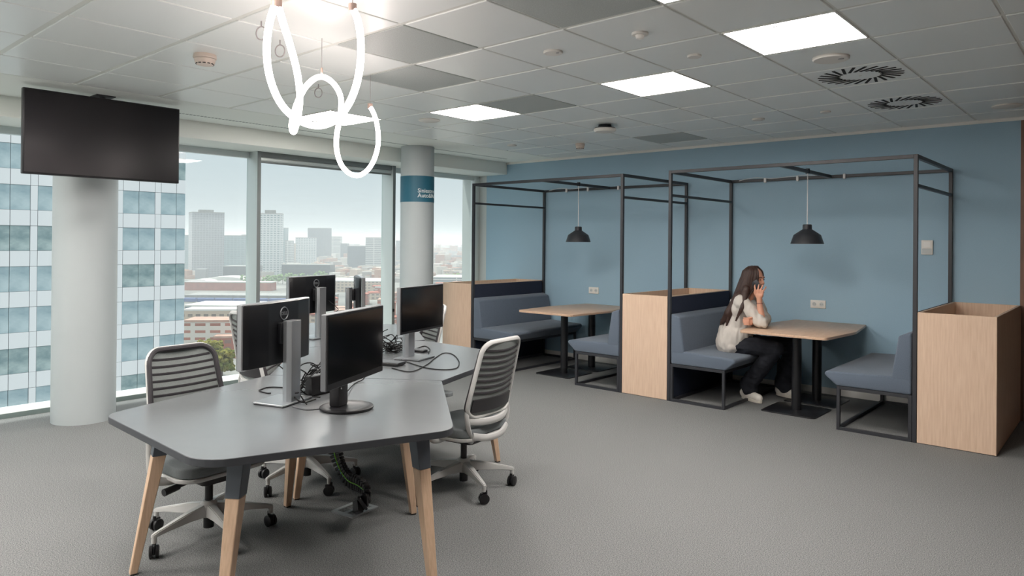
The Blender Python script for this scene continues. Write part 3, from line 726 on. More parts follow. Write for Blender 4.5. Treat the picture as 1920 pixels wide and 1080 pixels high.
def dock(px, py, rz, lb, sz=(.16, .1, .03)):
    p = atz(px, py, ZD); r = empty('docking_station', (p.x, p.y, ZD), rz, lb, 'docking station')
    B().box(-sz[0] / 2, sz[0] / 2, -sz[1] / 2, sz[1] / 2, .003, sz[2], .005).obj('body', MAT['plastic_black'], r)
    B().box(-sz[0] / 2 + .004, sz[0] / 2 - .004, -sz[1] / 2 + .004, sz[1] / 2 - .004, sz[2] - .001, sz[2] + .001).obj('top_plate', MAT['silver_dark'], r, smooth=False)
    B().box(-.06, .06, -.03, .03, 0, .004).obj('rubber_feet', MAT['plastic_black'], r)
dock(728, 684, radians(20), 'flat docking station between the front and middle desks', (.2, .1, .022))
dock(787, 660, radians(15), 'small black docking station behind the middle monitor base', (.1, .06, .018))
dock(600, 738, radians(100), 'black docking station box beside the round monitor base', (.16, .05, .1))

# ---------------------------------------------------------------- cable spine and floor box
fb = empty('floor_box', (-3.34, 2.48, 0), radians(8), 'square metal floor outlet frame under the front desk', 'floor box')
B().box(-.085, .085, -.1, -.075, 0, .008).box(-.085, .085, .075, .1, 0, .008).box(-.085, -.06, -.075, .075, 0, .008).box(.06, .085, -.075, .075, 0, .008).obj('frame', MAT['floor_box_metal'], fb, smooth=False)
B().box(-.06, .06, -.075, .075, 0, .003).obj('lid', MAT['carpet'], fb, smooth=False)
B().box(-.012, .012, -.075, .075, .003, .007).obj('hinge_bar', MAT['floor_box_metal'], fb, smooth=False)
sp0 = Vector((-3.34, 2.48, 0))
path = [Vector((-3.56, 2.33, .70)), atd(618, 770, 4.02), atd(624, 815, 4.0), atd(630, 850, 4.0), atd(640, 878, 3.98), atd(655, 899, 3.94), atd(674, 908, 3.88), atd(687, 920, 3.83), atd(687, 935, 3.79), atd(675, 946, 3.77), Vector((-3.325, 2.475, .025))]
cp = bez(path, 8); spine = empty('cable_spine', sp0, 0, 'black articulated cable spine running from desk to floor box', 'cable guide')
L = [0]
for a, b in zip(cp, cp[1:]): L.append(L[-1] + (b - a).length)
def along(s):
    for k in range(len(cp) - 1):
        if L[k + 1] >= s:
            t = (s - L[k]) / max(1e-6, L[k + 1] - L[k]); return cp[k].lerp(cp[k + 1], t), (cp[k + 1] - cp[k]).normalized()
    return cp[-1], (cp[-1] - cp[-2]).normalized()
vm = B().prism(rpoly([(-.034, -.018), (.034, -.018), (.034, .018), (-.034, .018)], .008, 3), -.0085, .0085, .003, 1).box(-.042, .042, -.01, .01, -.006, .006, .002, 1).mesh('vertebra'); vm.materials.append(MAT['plastic_black'])
N = int(L[-1] / .0215)
for k in range(N):
    p, t = along((k + .5) * L[-1] / N); o = mkobj('vertebra', vm, None, spine, p - sp0)
    o.rotation_mode = 'QUATERNION'; o.rotation_quaternion = t.to_track_quat('Z', 'X')
for m, off, nm in (('bright_green', .014, 'green_wire'), ('bright_blue', -.012, 'blue_wire')):
    B().tube([along(s * L[-1] / 40)[0] - sp0 + Vector((off * .7, -abs(off) * 1.2, 0)) for s in range(2, 26)], .003, 6).obj(nm, MAT[m], spine)
# ================================================================ THE WOMAN
PO = Vector((-2.95, 6.72, 0))
person = empty('person', PO, 0, 'person in white blouse and dark jeans phoning at the booth table', 'person')
from mathutils import noise as _ns
def remeshed(b, voxel, name, mt, parent, it=6, fac=.5, origin=PO, wr=0, wf=(9, 9, 3)):
    me = b.mesh(name); t = bpy.data.objects.new(name, me); COL.objects.link(t)
    m = t.modifiers.new('r', 'REMESH'); m.mode = 'VOXEL'; m.voxel_size = voxel
    if it: q = t.modifiers.new('s', 'SMOOTH'); q.factor = fac; q.iterations = it
    dg = bpy.context.evaluated_depsgraph_get(); dg.update()
    out = bpy.data.meshes.new_from_object(t.evaluated_get(dg)); bpy.data.objects.remove(t); bpy.data.meshes.remove(me)
    if wr:
        nn = [v.normal.copy() for v in out.vertices]
        for v, n in zip(out.vertices, nn):
            p = v.co
            f = _ns.noise(Vector((p.x * wf[0], p.y * wf[1], p.z * wf[2]))) + .6 * _ns.noise(Vector((p.x * wf[0] * 2.1 + 7, p.y * wf[1] * 2.1, p.z * wf[2] * 1.7)))
            v.co = p + n * (-abs(f) * wr * 2 + wr * .6)
    out.name = name; out.transform(Matrix.Translation(-origin)); out.shade_smooth()
    return mkobj(name, out, mt, parent)
V = Vector
HC = V((-2.757, 6.695, 1.19)); HY = radians(-12)       # head centre and turn towards the viewer
def H(x, y, z):                                        # head-local (x forward, y left, z up)
    return HC + Matrix.Rotation(HY, 3, 'Z') @ (Matrix.Rotation(radians(6), 3, 'Y') @ V((x, y, z)))
hq = Euler((0, radians(6), HY)).to_quaternion()
sR, eR, wR = V((-2.83, 6.565, .975)), V((-2.635, 6.565, .79)), V((-2.668, 6.582, .985))
sL, eL, wL = V((-2.82, 6.845, .975)), V((-2.705, 6.82, .80)), V((-2.715, 6.605, .802))
b = B()
# torso, neck
b.cap((-2.95, 6.66, .56), (-2.95, 6.78, .56), .10, .10); b.cap((-2.95, 6.71, .58), (-2.89, 6.70, .80), .105, .10)
b.cap((-2.86, 6.64, .90), (-2.86, 6.77, .90), .085, .085); b.cap(sR, sL, .045, .045); b.cap((-2.835, 6.70, .98), (-2.785, 6.697, 1.10), .05, .047)
# head
b.ell(HC + V((-.014, 0, .02)), (.09, .073, .097), hq, 24, 16); b.ell(H(.022, 0, -.03), (.064, .058, .082), hq, 24, 16)
b.ell(H(.05, 0, -.09), (.03, .03, .022), hq)                            # chin and jaw
b.cap(H(.078, 0, .016), H(.094, 0, -.02), .0065, .0095); b.ell(H(.088, .009, -.026), .007); b.ell(H(.088, -.009, -.026), .007)   # nose
b.cap(H(.066, -.032, .03), H(.07, .032, .03), .010, .010)               # brow
b.ell(H(.077, 0, -.053), (.009, .02, .006), hq); b.ell(H(.074, 0, -.066), (.010, .018, .007), hq)   # lips
for s in (-1, 1):
    b.ell(H(.052, s * .036, -.03), (.026, .02, .022), hq); b.ell(H(-.012, s * .075, -.012), (.018, .008, .03), hq)   # cheek, ear
# arms
b.cap(sR, eR, .045, .038); b.cap(eR, wR, .038, .025); b.cap(sL, eL, .045, .038); b.cap(eL, wL, .038, .025)
# right hand holding the phone
pm = V((-2.668, 6.580, 1.035)); b.cap(wR, pm, .024, .028); b.cap(pm + V((-.022, .002, .012)), pm + V((.022, 0, .012)), .0185, .017)
for k, (dx, L1, sp) in enumerate(((-.03, .046, -.016), (-.009, .05, .0), (.011, .047, .012), (.029, .038, .022))):
    a = pm + V((dx, 0, .022)); m = a + V((sp * .5, -.008, L1)); t = m + V((sp * .7, .016, L1 * .62)); e = t + V((0, .010, .012))
    b.cap(a, m, .0098, .009); b.cap(m, t, .009, .008); b.cap(t, e, .008, .007)
tb = pm + V((-.028, .012, -.006)); b.cap(tb, tb + V((-.026, .012, .034)), .012, .0105); b.cap(tb + V((-.026, .012, .034)), tb + V((-.03, .02, .066)), .0105, .0085)
# left hand gripping the right elbow
lp = V((-2.728, 6.535, .803)); b.cap(wL, lp, .024, .027); b.cap(lp + V((0, 0, -.02)), lp + V((0, 0, .024)), .019, .018)
for k, (dz, L1) in enumerate(((.031, .036), (.0105, .044), (-.010, .042), (-.029, .034))):
    a = lp + V((0, -.016, dz)); m = a + V((-.008, -.026, 0)); t = m + V((-L1, -.004, 0)); e = t + V((-.014, .016, 0))
    b.cap(a, m, .009, .0085); b.cap(m, t, .0085, .008); b.cap(t, e, .008, .007)
tb = lp + V((.014, -.002, .018)); b.cap(tb, tb + V((.004, -.024, .018)), .0115, .0105); b.cap(tb + V((.004, -.024, .018)), tb + V((-.02, -.036, .018)), .0105, .0088)
# legs
for hp, kn, an in ((V((-2.92, 6.655, .55)), V((-2.535, 6.655, .55)), V((-2.89, 6.835, .11))), (V((-2.92, 6.79, .55)), V((-2.48, 6.93, .55)), V((-2.675, 7.168, .12)))):
    b.cap(hp, kn, .075, .055); b.cap(kn, an, .052, .036)
b.cap((-2.89, 6.835, .11), (-2.78, 6.78, .05), .034, .03); b.cap((-2.675, 7.168, .12), (-2.55, 7.14, .06), .034, .03)
remeshed(b, .0052, 'body', MAT['skin'], person, 3, .4)
# blouse
b = B(); b.cap((-2.87, 6.635, .905), (-2.87, 6.775, .905), .112, .112, 18); b.cap((-2.88, 6.70, .90), (-2.955, 6.71, .66), .14, .162, 18)
b.cap((-2.935, 6.68, .66), (-2.985, 6.68, .57), .15, .15, 18); b.cap((-2.98, 6.78, .62), (-2.99, 6.78, .56), .13, .13)
b.cap((-3.01, 6.60, .56), (-2.93, 6.575, .535), .06, .045)
b.cap((-2.85, 6.65, .985), (-2.84, 6.75, .985), .058, .058)
b.cap(sR, sR.lerp(eR, .9), .066, .06); b.ell(sR + V((-.005, 0, 0)), .07); b.ell(sR.lerp(eR, .82) + V((0, -.006, -.012)), (.062, .056, .05)); b.ell(eR + V((.012, 0, .02)), (.045, .05, .04)); b.ell(eR + V((.03, -.004, -.012)), (.03, .042, .03))
b.cap(sL, eL, .066, .056); b.cap(eL, eL.lerp(wL, .55), .056, .048); b.ell(eL.lerp(wL, .6), (.05, .03, .05))
remeshed(b, .009, 'blouse', MAT['shirt'], person, 4, .5, wr=.011, wf=(13, 13, 4))
# jeans, wide at the hem
b = B(); b.cap((-2.95, 6.665, .56), (-2.95, 6.78, .56), .118, .118, 18)
for hp, kn, an, d in ((V((-2.92, 6.655, .555)), V((-2.535, 6.655, .555)), V((-2.875, 6.83, .165)), V((.02, -.01, -.05))), (V((-2.92, 6.79, .555)), V((-2.48, 6.93, .555)), V((-2.66, 7.16, .15)), V((.03, 0, -.03)))):
    b.cap(hp, kn, .095, .074, 18); b.cap(kn, an + d * .2, .072, .082, 18); b.cap(an + d * .2, an + d, .082, .078, 18)
remeshed(b, .01, 'jeans', MAT['jeans'], person, 3, .5, wr=.007, wf=(10, 14, 16))
# shoes
for heel, toe, zz in ((V((-2.96, 6.875, 0)), V((-2.70, 6.735, 0)), 0), (V((-2.735, 7.185, 0)), V((-2.475, 7.125, 0)), .012)):
    d = (toe - heel).normalized(); z = V((0, 0, 1)); L_ = (toe - heel).length
    b = B(); b.cap(heel + d * .04 + z * (.055 + zz), toe - d * .045 + z * (.045 + zz), .043, .04, 18); b.cap(heel + d * .04 + z * (.06 + zz), heel + d * .08 + z * (.10 + zz), .045, .042); b.cap(heel + d * .1 + z * (.085 + zz), toe - d * .09 + z * (.05 + zz), .038, .036)
    o = remeshed(b, .007, 'shoe', MAT['shoe'], person, 3, .5)
    n = V((-d.y, d.x, 0)); ol = []
    for k in range(28):
        a = 2 * pi * k / 28; ww = .045 + .007 * cos(a); p = heel.lerp(toe, .5) + d * (L_ / 2 - .0) * cos(a) * .98 + n * ww * sin(a); ol.append((p.x - PO.x, p.y - PO.y))
    B().prism(ol, zz + .001, zz + .03, .006, 2).obj('sole', MAT['shoe_sole'], o)
# hair
b = B()
b.ell(HC + V((-.034, 0, .03)), (.096, .084, .100), hq, 24, 16)
for s, y0 in ((-1, 6.622), (1, 6.768)):
    b.cap((-2.81, y0 - s * .022, 1.19), (-2.86, y0 - s * .01, 1.02), .045, .05); b.cap((-2.785, y0 - s * .012, 1.19), (-2.80, y0 - s * .006, 1.08), .028, .03)
b.cap((-2.83, 6.69, 1.18), (-2.91, 6.68, .98), .075, .07, 18); b.cap((-2.91, 6.67, .98), (-2.99, 6.63, .83), .07, .05); b.cap((-2.87, 6.60, 1.03), (-2.965, 6.565, .86), .05, .042)
b.cap((-2.965, 6.57, .86), (-3.025, 6.565, .77), .042, .022); b.cap((-2.98, 6.62, .84), (-3.06, 6.60, .745), .042, .012); b.cap((-2.93, 6.565, .90), (-2.975, 6.545, .745), .03, .010)
b.cap((-2.80, 6.60, 1.10), (-2.835, 6.548, .98), .038, .03); b.cap((-2.795, 6.57, 1.06), (-2.80, 6.50, .93), .03, .022); b.cap((-2.80, 6.50, .93), (-2.86, 6.49, .80), .022, .008)
remeshed(b, .008, 'hair', MAT['hair'], person, 4, .5)
rh = random.Random(21); lk = B()
for k in range(150):
    ph_ = radians(rh.uniform(42, 318)); side = -1 if sin(ph_) < 0 else 1
    cr = HC + V((-.01 + rh.uniform(-.05, .035), side * rh.uniform(.0, .02), .126 + rh.uniform(-.006, .004)))
    hx, hy = -.022 + .103 * cos(ph_), .089 * sin(ph_)
    m1 = HC + V((hx * .8, hy * .8, .09)); m2 = HC + V((hx, hy, .02 + rh.uniform(-.02, .02))); m3 = HC + V((hx * 1.0 - .03, hy * 1.05, -.09))
    back = (1 - cos(ph_)) / 2; q1 = rh.random(); q2 = rh.random()
    if side < 0:
        m4 = V((-2.865 - .05 * back - .03 * q1, 6.575 + .10 * back * q2, .96)); m5 = V((-2.945 - .05 * back, 6.55 + .07 * q2, .85)); tip = V((-2.985 - .08 * q1, 6.545 + .06 * q2, .735 + .06 * rh.random()))
        if rh.random() < .12: m4 = V((-2.80, 6.515, .95)); m5 = V((-2.82, 6.49, .87)); tip = V((-2.85, 6.487, .79 + .03 * q1))
    else:
        m4 = V((-2.89 - .04 * q1, 6.70 + .08 * q2, .98)); m5 = V((-2.97, 6.67 + .08 * q2, .86)); tip = V((-3.03 - .03 * q1, 6.62 + .1 * q2, .75 + .05 * q1))
    pp = bez([cr - PO, m1 - PO, m2 - PO, m3 - PO, m4 - PO, m5 - PO, tip - PO], 4); n_ = len(pp); r0 = rh.uniform(.005, .009)
    lk.tube(pp, [max(.0012, r0 * (.5 + min(1, i / 5) * .5) * (1 if i < n_ * .7 else max(.12, 1 - (i - n_ * .7) / (n_ * .32)))) for i in range(n_)], 6)
lk.obj('hair_locks', MAT['hair'], person)
# face details
for s in (-1, 1):
    B().ell(H(.0765, s * .029, .008) - PO, (.005, .0115, .0042), hq).obj('eye', MAT['eye_dark'], person)
    B().tube([H(.0805, s * .014, .029) - PO, H(.0795, s * .03, .034) - PO, H(.069, s * .046, .03) - PO], .003, 6).obj('eyebrow', MAT['eye_dark'], person)
B().ell(H(.081, 0, -.059) - PO, (.006, .019, .009), hq).obj('lips', MAT['lips'], person)
q = (wR - eR).normalized(); cb = eR.lerp(wR, .93) - PO; u = q.orthogonal().normalized(); w_ = q.cross(u)
B().tube([cb + .0285 * (cos(2 * pi * k / 24) * u + sin(2 * pi * k / 24) * w_) for k in range(24)], .0022, 6, closed=True).obj('bracelet', MAT['bracelet'], person)
# the phone in her hand
pc = V((-2.692, 6.600, 1.118)); ph = empty('smartphone', pc, 0, 'dark smartphone held to the ear of the seated person', 'phone')
pq = Euler((0, radians(-32), radians(-8))).to_quaternion()
B().obox((0, 0, 0), (.07, .008, .145), pq, .003).obj('body', MAT['device_dark'], ph)
B().obox(pq @ V((0, .0042, 0)), (.064, .0008, .138), pq).obj('screen', MAT['screen_black'], ph, smooth=False)
B().obox(pq @ V((-.018, -.0048, .052)), (.022, .0016, .026), pq, .0005).obj('camera_bump', MAT['plastic_black'], ph)
# ================================================================ OUTSIDE
GZ = -55.0
def gmat():
    m = mat('city_ground', srgb(140, 139, 135), .95, spec=.1, col2=srgb(104, 104, 102), vscale=.02, detail=8)
    return m
gmat()
g = struct('ground', B().box(-9000, -40, -3000, 9000, GZ - 2, GZ), 'city_ground')
mat('facade_white', srgb(224, 224, 226), .5, spec=.3)
mat('facade_joint', srgb(150, 155, 165), .6)
mat('facade_glass', srgb(146, 166, 174), .08, spec=.6, col2=srgb(190, 204, 208), vscale=.55, stretch=(1, 1, 1.6))
mat('facade_glass_dark', srgb(116, 138, 142), .08, spec=.6, col2=srgb(176, 190, 190), vscale=.7, stretch=(1, 1, 1.8))
mat('roof_grey', srgb(142, 142, 141), .9, spec=.1, var=.15, vscale=.3)
mat('roof_white', srgb(196, 195, 192), .8, spec=.1)
mat('brick_red', srgb(150, 96, 84), .9, spec=.1, var=.15, vscale=.2)
mat('brick_pale', srgb(168, 140, 128), .9, spec=.1, var=.15, vscale=.2)
mat('tree_green', srgb(84, 96, 46), .9, spec=.1, col2=srgb(128, 116, 56), vscale=.25, bump=1, bscale=1)
mat('tree_dark', srgb(84, 112, 70), .9, spec=.1, col2=srgb(120, 146, 90), vscale=.2)
mat('train_blue', srgb(70, 92, 140), .6)
mat('trunk', srgb(84, 70, 58), .9)
mat('hill', srgb(128, 142, 132), .95, spec=.05, var=.2, vscale=.004)
# neighbouring white tower with window bands
FX = -72.0; tw = empty('office_tower', (FX, 0, GZ), 0, 'white panelled office tower with window bands filling the left windows', 'building')
ZB = -GZ
ystarts = [26.51 - 3.47 * k for k in range(6)] + [29.98]
B().box(-26, -.35, 26.51 - 3.47 * 5 - 4, 32.38, 0, ZB + 27).obj('core', MAT['facade_white'], tw, smooth=False)
pm1 = {}
def quad(w, h, d, m, nm):
    k = (round(w, 3), round(h, 3), d, m)
    if k not in pm1:
        e = B().box(0, d, 0, w, 0, h).mesh(nm, smooth=False); e.materials.append(MAT[m]); pm1[k] = e
    return pm1[k]
yL = min(ystarts)
for fl in range(-9, 7):
    zt = 6.07 + 3.5 * fl; zb = zt - 2.13
    if zt < -22: continue
    for y0 in ystarts:
        last = y0 > 29.5
        for a, wd in ((0, 1.44), (1.44, 1.48)):
            if last and a > 0: wd = .9
            if last and a == 0: wd = 1.5
            yy = y0 + a + (.06 if last and a > 0 else 0)
            o = mkobj('window_pane', quad(wd - .04, 2.13, .34, 'facade_glass' if (fl + int(y0)) % 3 else 'facade_glass_dark', 'window_pane'), None, tw, (-.35, yy + .02, zb + ZB))
            o = mkobj('spandrel_panel', quad(wd - .05, 1.33, .4, 'facade_white', 'spandrel_panel'), None, tw, (-.35, yy + .025, zt + .02 + ZB))
        if not last:
            mkobj('pier_panel', quad(.52, 2.12, .4, 'facade_white', 'pier_panel'), None, tw, (-.35, y0 + 2.935, zb + ZB))
            mkobj('pier_panel', quad(.52, 1.33, .4, 'facade_white', 'pier_panel'), None, tw, (-.35, y0 + 2.935, zt + .02 + ZB))
B().box(-.36, -.33, yL, 32.38, ZB - 30, ZB + 26).obj('joint_backing', MAT['facade_joint'], tw, smooth=False)

# skyline -----------------------------------------------------------------
def wallmat(nm, *a, **k): return facade_mat(nm, *a, **k)
wallmat('f_grey', srgb(147, 149, 154), srgb(126, 129, 137), 4, 3.4, .5)
wallmat('f_white', srgb(188, 189, 191), srgb(100, 126, 134), 5.0, 3.4, .95)
wallmat('f_slab', srgb(186, 186, 184), srgb(105, 117, 126), 60, 3.4, .8)
wallmat('f_glass', srgb(126, 144, 149), srgb(100, 126, 134), 6, 3.8, .5)
wallmat('f_dark', srgb(80, 90, 104), srgb(63, 77, 92), 4, 3.6, .35)
wallmat('f_navy', srgb(58, 65, 75), srgb(48, 57, 68), 8, 4, .5)
wallmat('f_brick', srgb(157, 97, 82), srgb(181, 174, 168), 5.5, 3.3, 1.1)
wallmat('f_brick2', srgb(149, 90, 77), srgb(126, 100, 94), 4.5, 3.2, .8)
wallmat('f_cream', srgb(179, 164, 149), srgb(126, 117, 112), 4.2, 3.2, .9)
wallmat('f_band', srgb(189, 184, 178), srgb(154, 99, 84), 7, 3.4, 1.1)
PLACED = []
def bld(nm, lb, px0, px1, yt, yb, m, depth=25, roof='roof_grey', turn=0, group=None, cap=None, cat='building'):
    p = atz((px0 + px1) / 2, yb, GZ); d = (p - Vector((0, 0, EYE))).dot(_F)
    w = (px1 - px0) * d / FPX; top = atd((px0 + px1) / 2, yt, d).z - GZ
    PLACED.append((p.x - sin(YAW) * depth / 2, p.y + cos(YAW) * depth / 2, max(w, depth) * .62))
    r = empty(nm, (p.x, p.y, GZ), YAW + turn, lb, cat, group)
    B().box(-w / 2, w / 2, 0, depth, 0, top).obj('walls', MAT[m], r, smooth=False)
    B().box(-w / 2 - .2, w / 2 + .2, -.2, depth + .2, top, top + 1.0).obj('parapet', MAT[roof], r, smooth=False)
    if cap: B().box(-w * .25, w * .2, depth * .3, depth * .7, top + 1, top + 1 + cap).obj('roof_house', MAT[roof], r, smooth=False)
    return r
T = bld
T('tower_block', 'tall plain grey tower left of the first window post', 362, 418, 399, 520, 'f_grey', 40, turn=.55, cap=4)
T('office_block', 'long pale glass block behind the plain grey tower', 346, 462, 442, 512, 'f_glass', 30)
T('office_block', 'white striped slab at the left edge of the first window post', 452, 478, 441, 510, 'f_slab', 20)
T('low_block', 'dark low block under the plain grey tower', 418, 478, 500, 524, 'f_navy', 30)
T('tower_block', 'tall white tower with window rows right of the first post', 484, 526, 401, 520, 'f_white', 26, turn=.2, cap=5)
T('office_block', 'narrow teal glass slab beside the tall white tower', 525, 534, 428, 505, 'f_glass', 20)
T('office_block', 'cream slab between the white tower and the gridded block', 533, 545, 452, 505, 'f_slab', 20)
T('office_block', 'small white block left of the gridded block', 545, 554, 457, 502, 'f_cream', 20)
T('office_block', 'white gridded office block in front of the dark tower', 554, 592, 446, 502, 'f_white', 24, turn=.25)
T('tower_block', 'dark blue glass tower behind the gridded block', 574, 610, 428, 497, 'f_dark', 30, turn=-.3)
T('office_block', 'beige striped towers right of the dark tower', 610, 637, 444, 493, 'f_slab', 24)
T('low_block', 'long dark low block behind the trees', 528, 618, 497, 524, 'f_navy', 30)
T('office_block', 'small dark blue block in the second window', 638, 651, 457, 495, 'f_dark', 20)
T('office_block', 'dark wide block left of the striped slab', 651, 686, 462, 508, 'f_dark', 24)
T('office_block', 'white striped slab near the second window post', 685, 716, 446, 510, 'f_slab', 20)
T('office_block', 'grey block peeking left of the lettered column', 742, 756, 452, 500, 'f_grey', 20)
T('long_shed', 'long red brick shed beyond the rail yard', 346, 508, 530, 545, 'brick_red', 18, 'roof_white', cat='shed')
T('warehouse', 'pale warehouse with white roof right of the post', 585, 720, 528, 548, 'f_cream', 60, 'roof_white', cat='shed')
T('warehouse', 'white flat roofed hall beside the lettered column', 812, 900, 521, 540, 'f_slab', 60, 'roof_white', cat='shed')
T('long_shed', 'grey shed roof in the rail yard', 346, 620, 556, 566, 'roof_grey', 30, 'roof_grey', cat='shed')
T('station_canopy', 'white station canopy in the rail yard', 346, 560, 575, 582, 'f_slab', 40, 'roof_white', cat='shed')
# arched white halls
for (a, b_, yt, yb, lb) in ((350, 392, 524, 533, 'small arched white hall roof near the facade tower'), (380, 458, 519, 531, 'wide arched white hall roof below the plain grey tower')):
    p = atz((a + b_) / 2, yb, GZ); d = (p - Vector((0, 0, EYE))).dot(_F); w = (b_ - a) * d / FPX; h = (yb - yt) * d / FPX
    r = empty('arched_hall', (p.x, p.y, GZ), YAW, lb, 'hall', 'arched halls')
    pl = [(-w / 2, 0)] + [(-w / 2 * cos(pi * k / 12), h * .45 + h * .55 * sin(pi * k / 12)) for k in range(13)] + [(w / 2, 0)]
    B().prism(pl[::-1], 0, 40, 0, 1, 'Y').obj('roof', MAT['roof_white'], r)
p = atz(430, 568, GZ)
r = empty('train', (p.x, p.y, GZ), YAW, 'blue train standing in the rail yard', 'train')
for k in range(7): B().box(-45 + k * 16, -45 + k * 16 + 15, 0, 3, .6, 4.2, .4, 1).obj('carriage', MAT['train_blue'], r)
# apartment slab of red and white bands in front
bld('apartment_slab', 'red and white banded apartment block above the yellow green tree', 346, 432, 604, 668, 'f_band', 16, 'brick_pale', .1, 'red brick blocks')
bld('apartment_slab', 'brown apartment block right of the yellow green tree', 402, 470, 634, 672, 'f_brick2', 16, 'brick_pale', .15, 'red brick blocks')
bld('apartment_slab', 'pale apartment block just above the banded one', 346, 440, 583, 640, 'f_cream', 14, 'roof_white', .1, 'red brick blocks')
rb = random.Random(11)
for k in range(420):
    px = rb.uniform(480, 735) if k % 4 else rb.uniform(815, 905); yb = rb.uniform(552, 690) if px < 740 else rb.uniform(520, 560)
    w = rb.uniform(14, 32) * (yb - 443) / 150; yt = yb - rb.uniform(14, 24) * (yb - 443) / 150
    _p = atz(px, yb, GZ); _w = w * (_p - Vector((0, 0, EYE))).dot(_F) / FPX
    if any((_p.x - a) ** 2 + (_p.y - b2) ** 2 < (c + _w * .6 + 8) ** 2 for a, b2, c in PLACED): continue
    bld('brick_block', 'red brick housing block in the quarter behind the desk monitors' if px < 740 else 'pinkish brick block beside the lettered column', px - w / 2, px + w / 2, yt, yb, rb.choice(('f_brick', 'f_brick2', 'f_brick', 'f_band', 'f_cream')), rb.uniform(10, 18), rb.choice(('brick_red', 'brick_pale', 'brick_red', 'roof_grey')), rb.uniform(-.3, .5), 'brick housing blocks' if px < 740 else 'pink brick blocks')
# dense far city: too many and too small to tell apart
fv, ff = [], []; rc2 = random.Random(5)
for k in range(5200):
    d = 980 * (5.6 ** rc2.random()); px = rc2.uniform(300, 930)
    p = atd(px, 445, d); w = rc2.uniform(10, 26); h = rc2.choice((8, 10, 14, 16, 20, 26)) * rc2.uniform(.7, 1.1)
    if d < 1500: w *= .6; h *= .6
    if any((p.x - a) ** 2 + (p.y - b2) ** 2 < (c + 24) ** 2 for a, b2, c in PLACED): continue
    if d > 2200: h *= rc2.uniform(1, 1.7)
    dp_, an = rc2.uniform(10, 24), rc2.uniform(-.4, 1.2); k0 = len(fv)
    for zz in (0, h):
        for u, v in ((-w / 2, -dp_ / 2), (w / 2, -dp_ / 2), (w / 2, dp_ / 2), (-w / 2, dp_ / 2)): fv.append((p.x + u * cos(an) - v * sin(an), p.y + u * sin(an) + v * cos(an), GZ + zz))
    ff += [tuple(k0 + q for q in f_) for f_ in ((4, 5, 6, 7), (0, 1, 5, 4), (1, 2, 6, 5), (2, 3, 7, 6), (3, 0, 4, 7))]
def island_mat():
    m = bpy.data.materials.new('far_city'); m.use_nodes = True; MAT['far_city'] = m; nt = m.node_tree; bs = nt.nodes['Principled BSDF']
    bs.inputs['Roughness'].default_value = .9; bs.inputs['Specular IOR Level'].default_value = .1
    ge = nt.nodes.new('ShaderNodeNewGeometry'); rp = nt.nodes.new('ShaderNodeValToRGB'); rp.color_ramp.interpolation = 'CONSTANT'
    cs = [srgb(173, 159, 147), srgb(159, 117, 102), srgb(181, 174, 166), srgb(147, 142, 139), srgb(166, 131, 114), srgb(191, 188, 183), srgb(134, 134, 137)]
    e = rp.color_ramp.elements; e[0].color = cs[0]; e[1].position = 1 / 7; e[1].color = cs[1]
    for q in range(2, 7): n_ = e.new(q / 7); n_.color = cs[q]
    nt.links.new(ge.outputs['Random Per Island'], rp.inputs[0]); nt.links.new(rp.outputs[0], bs.inputs['Base Color'])
island_mat()
_fm = bpy.data.meshes.new('distant_city'); _fm.from_pydata(fv, [], ff); fc = mkobj('distant_city', _fm, MAT['far_city']); tag(fc, 'hazy sea of low city blocks reaching to the horizon', 'city', kind='stuff')
# hills on the horizon
hb = B(); prev = None; rows = [[], [], []]
for k in range(60):
    px = 200 + k * 14; h = 70 + 60 * sin(k * .21) + 35 * sin(k * .57 + 1) + 15 * sin(k * 1.3)
    for q, (d, z) in enumerate(((7000, GZ), (8200, GZ + max(20, h)), (9500, GZ))): v = atd(px, 445, d); rows[q].append((v.x, v.y, z))
hb.grid(rows).obj('hills', MAT['hill'], None)['kind'] = 'structure'
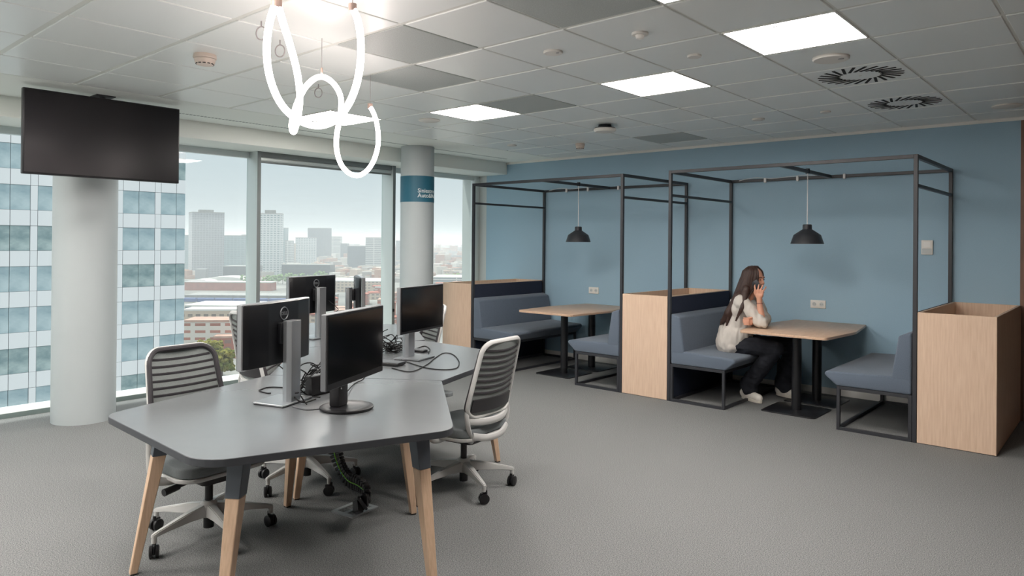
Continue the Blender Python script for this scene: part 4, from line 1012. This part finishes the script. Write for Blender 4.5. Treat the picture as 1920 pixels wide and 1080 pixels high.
# trees: trunk plus many leaf clumps
def tree(px, yb, hpx, lb, m='tree_green', n=26, seed=1, group=None):
    q = random.Random(seed); p = atz(px, yb, GZ); d = (p - Vector((0, 0, EYE))).dot(_F); h = hpx * d / FPX
    r = empty('tree', (p.x, p.y, GZ), 0, lb, 'tree', group)
    B().tube([(0, 0, 0), (.1, 0, h * .35), (0, .1, h * .6)], [h * .03, h * .025, h * .015], 8).obj('trunk', MAT['trunk'], r)
    c = B()
    for k in range(n):
        a = q.uniform(0, 2 * pi); rr = h * .36 * math.sqrt(q.random()); zz = h * q.uniform(.32, .92); sc = h * (q.uniform(.09, .17) if n < 30 else q.uniform(.05, .095)) * (1.1 - abs(zz / h - .55))
        bmesh.ops.create_icosphere(c.bm, subdivisions=2, radius=sc, matrix=Matrix.Translation((rr * cos(a), rr * sin(a), zz)))
    for v in c.bm.verts: v.co += Vector((q.gauss(0, 1), q.gauss(0, 1), q.gauss(0, 1))) * h * .012
    c.obj('crown', MAT[m], r, smooth=False); return r
tree(388, 706, 70, 'yellow green tree between the facade tower and the striped chair', n=190, seed=2)
tree(360, 706, 64, 'olive tree beside the foot of the facade tower', n=170, seed=3)
tree(416, 712, 58, 'orange tinged tree right of the yellow green one', n=170, seed=4)
for k in range(16):
    tree([495, 503, 512, 521, 530, 540, 552, 566, 580, 592, 600, 606, 470, 458, 840, 856][k], [535, 533, 534, 532, 533, 531, 530, 529, 530, 531, 530, 529, 533, 532, 531, 530][k], 16 + (k * 7) % 6, 'small green street tree far below the skyline towers', 'tree_dark', 14, 20 + k, 'far street trees')
# thin haze over the city
hz = bpy.data.materials.new('haze'); hz.use_nodes = True; _nt = hz.node_tree; _nt.nodes.clear()
_oo = _nt.nodes.new('ShaderNodeOutputMaterial'); _vv = _nt.nodes.new('ShaderNodeVolumeScatter'); _vv.inputs['Color'].default_value = (.93, .96, 1, 1)
_vv.inputs['Density'].default_value = .00042; _vv.inputs['Anisotropy'].default_value = .3; _nt.links.new(_vv.outputs[0], _oo.inputs['Volume'])
ho = B().box(-8800, -140, -1500, 8800, GZ + .5, 30).obj('haze', hz, None, smooth=False); tag(ho, 'pale haze hanging over the far city', 'haze', kind='stuff')
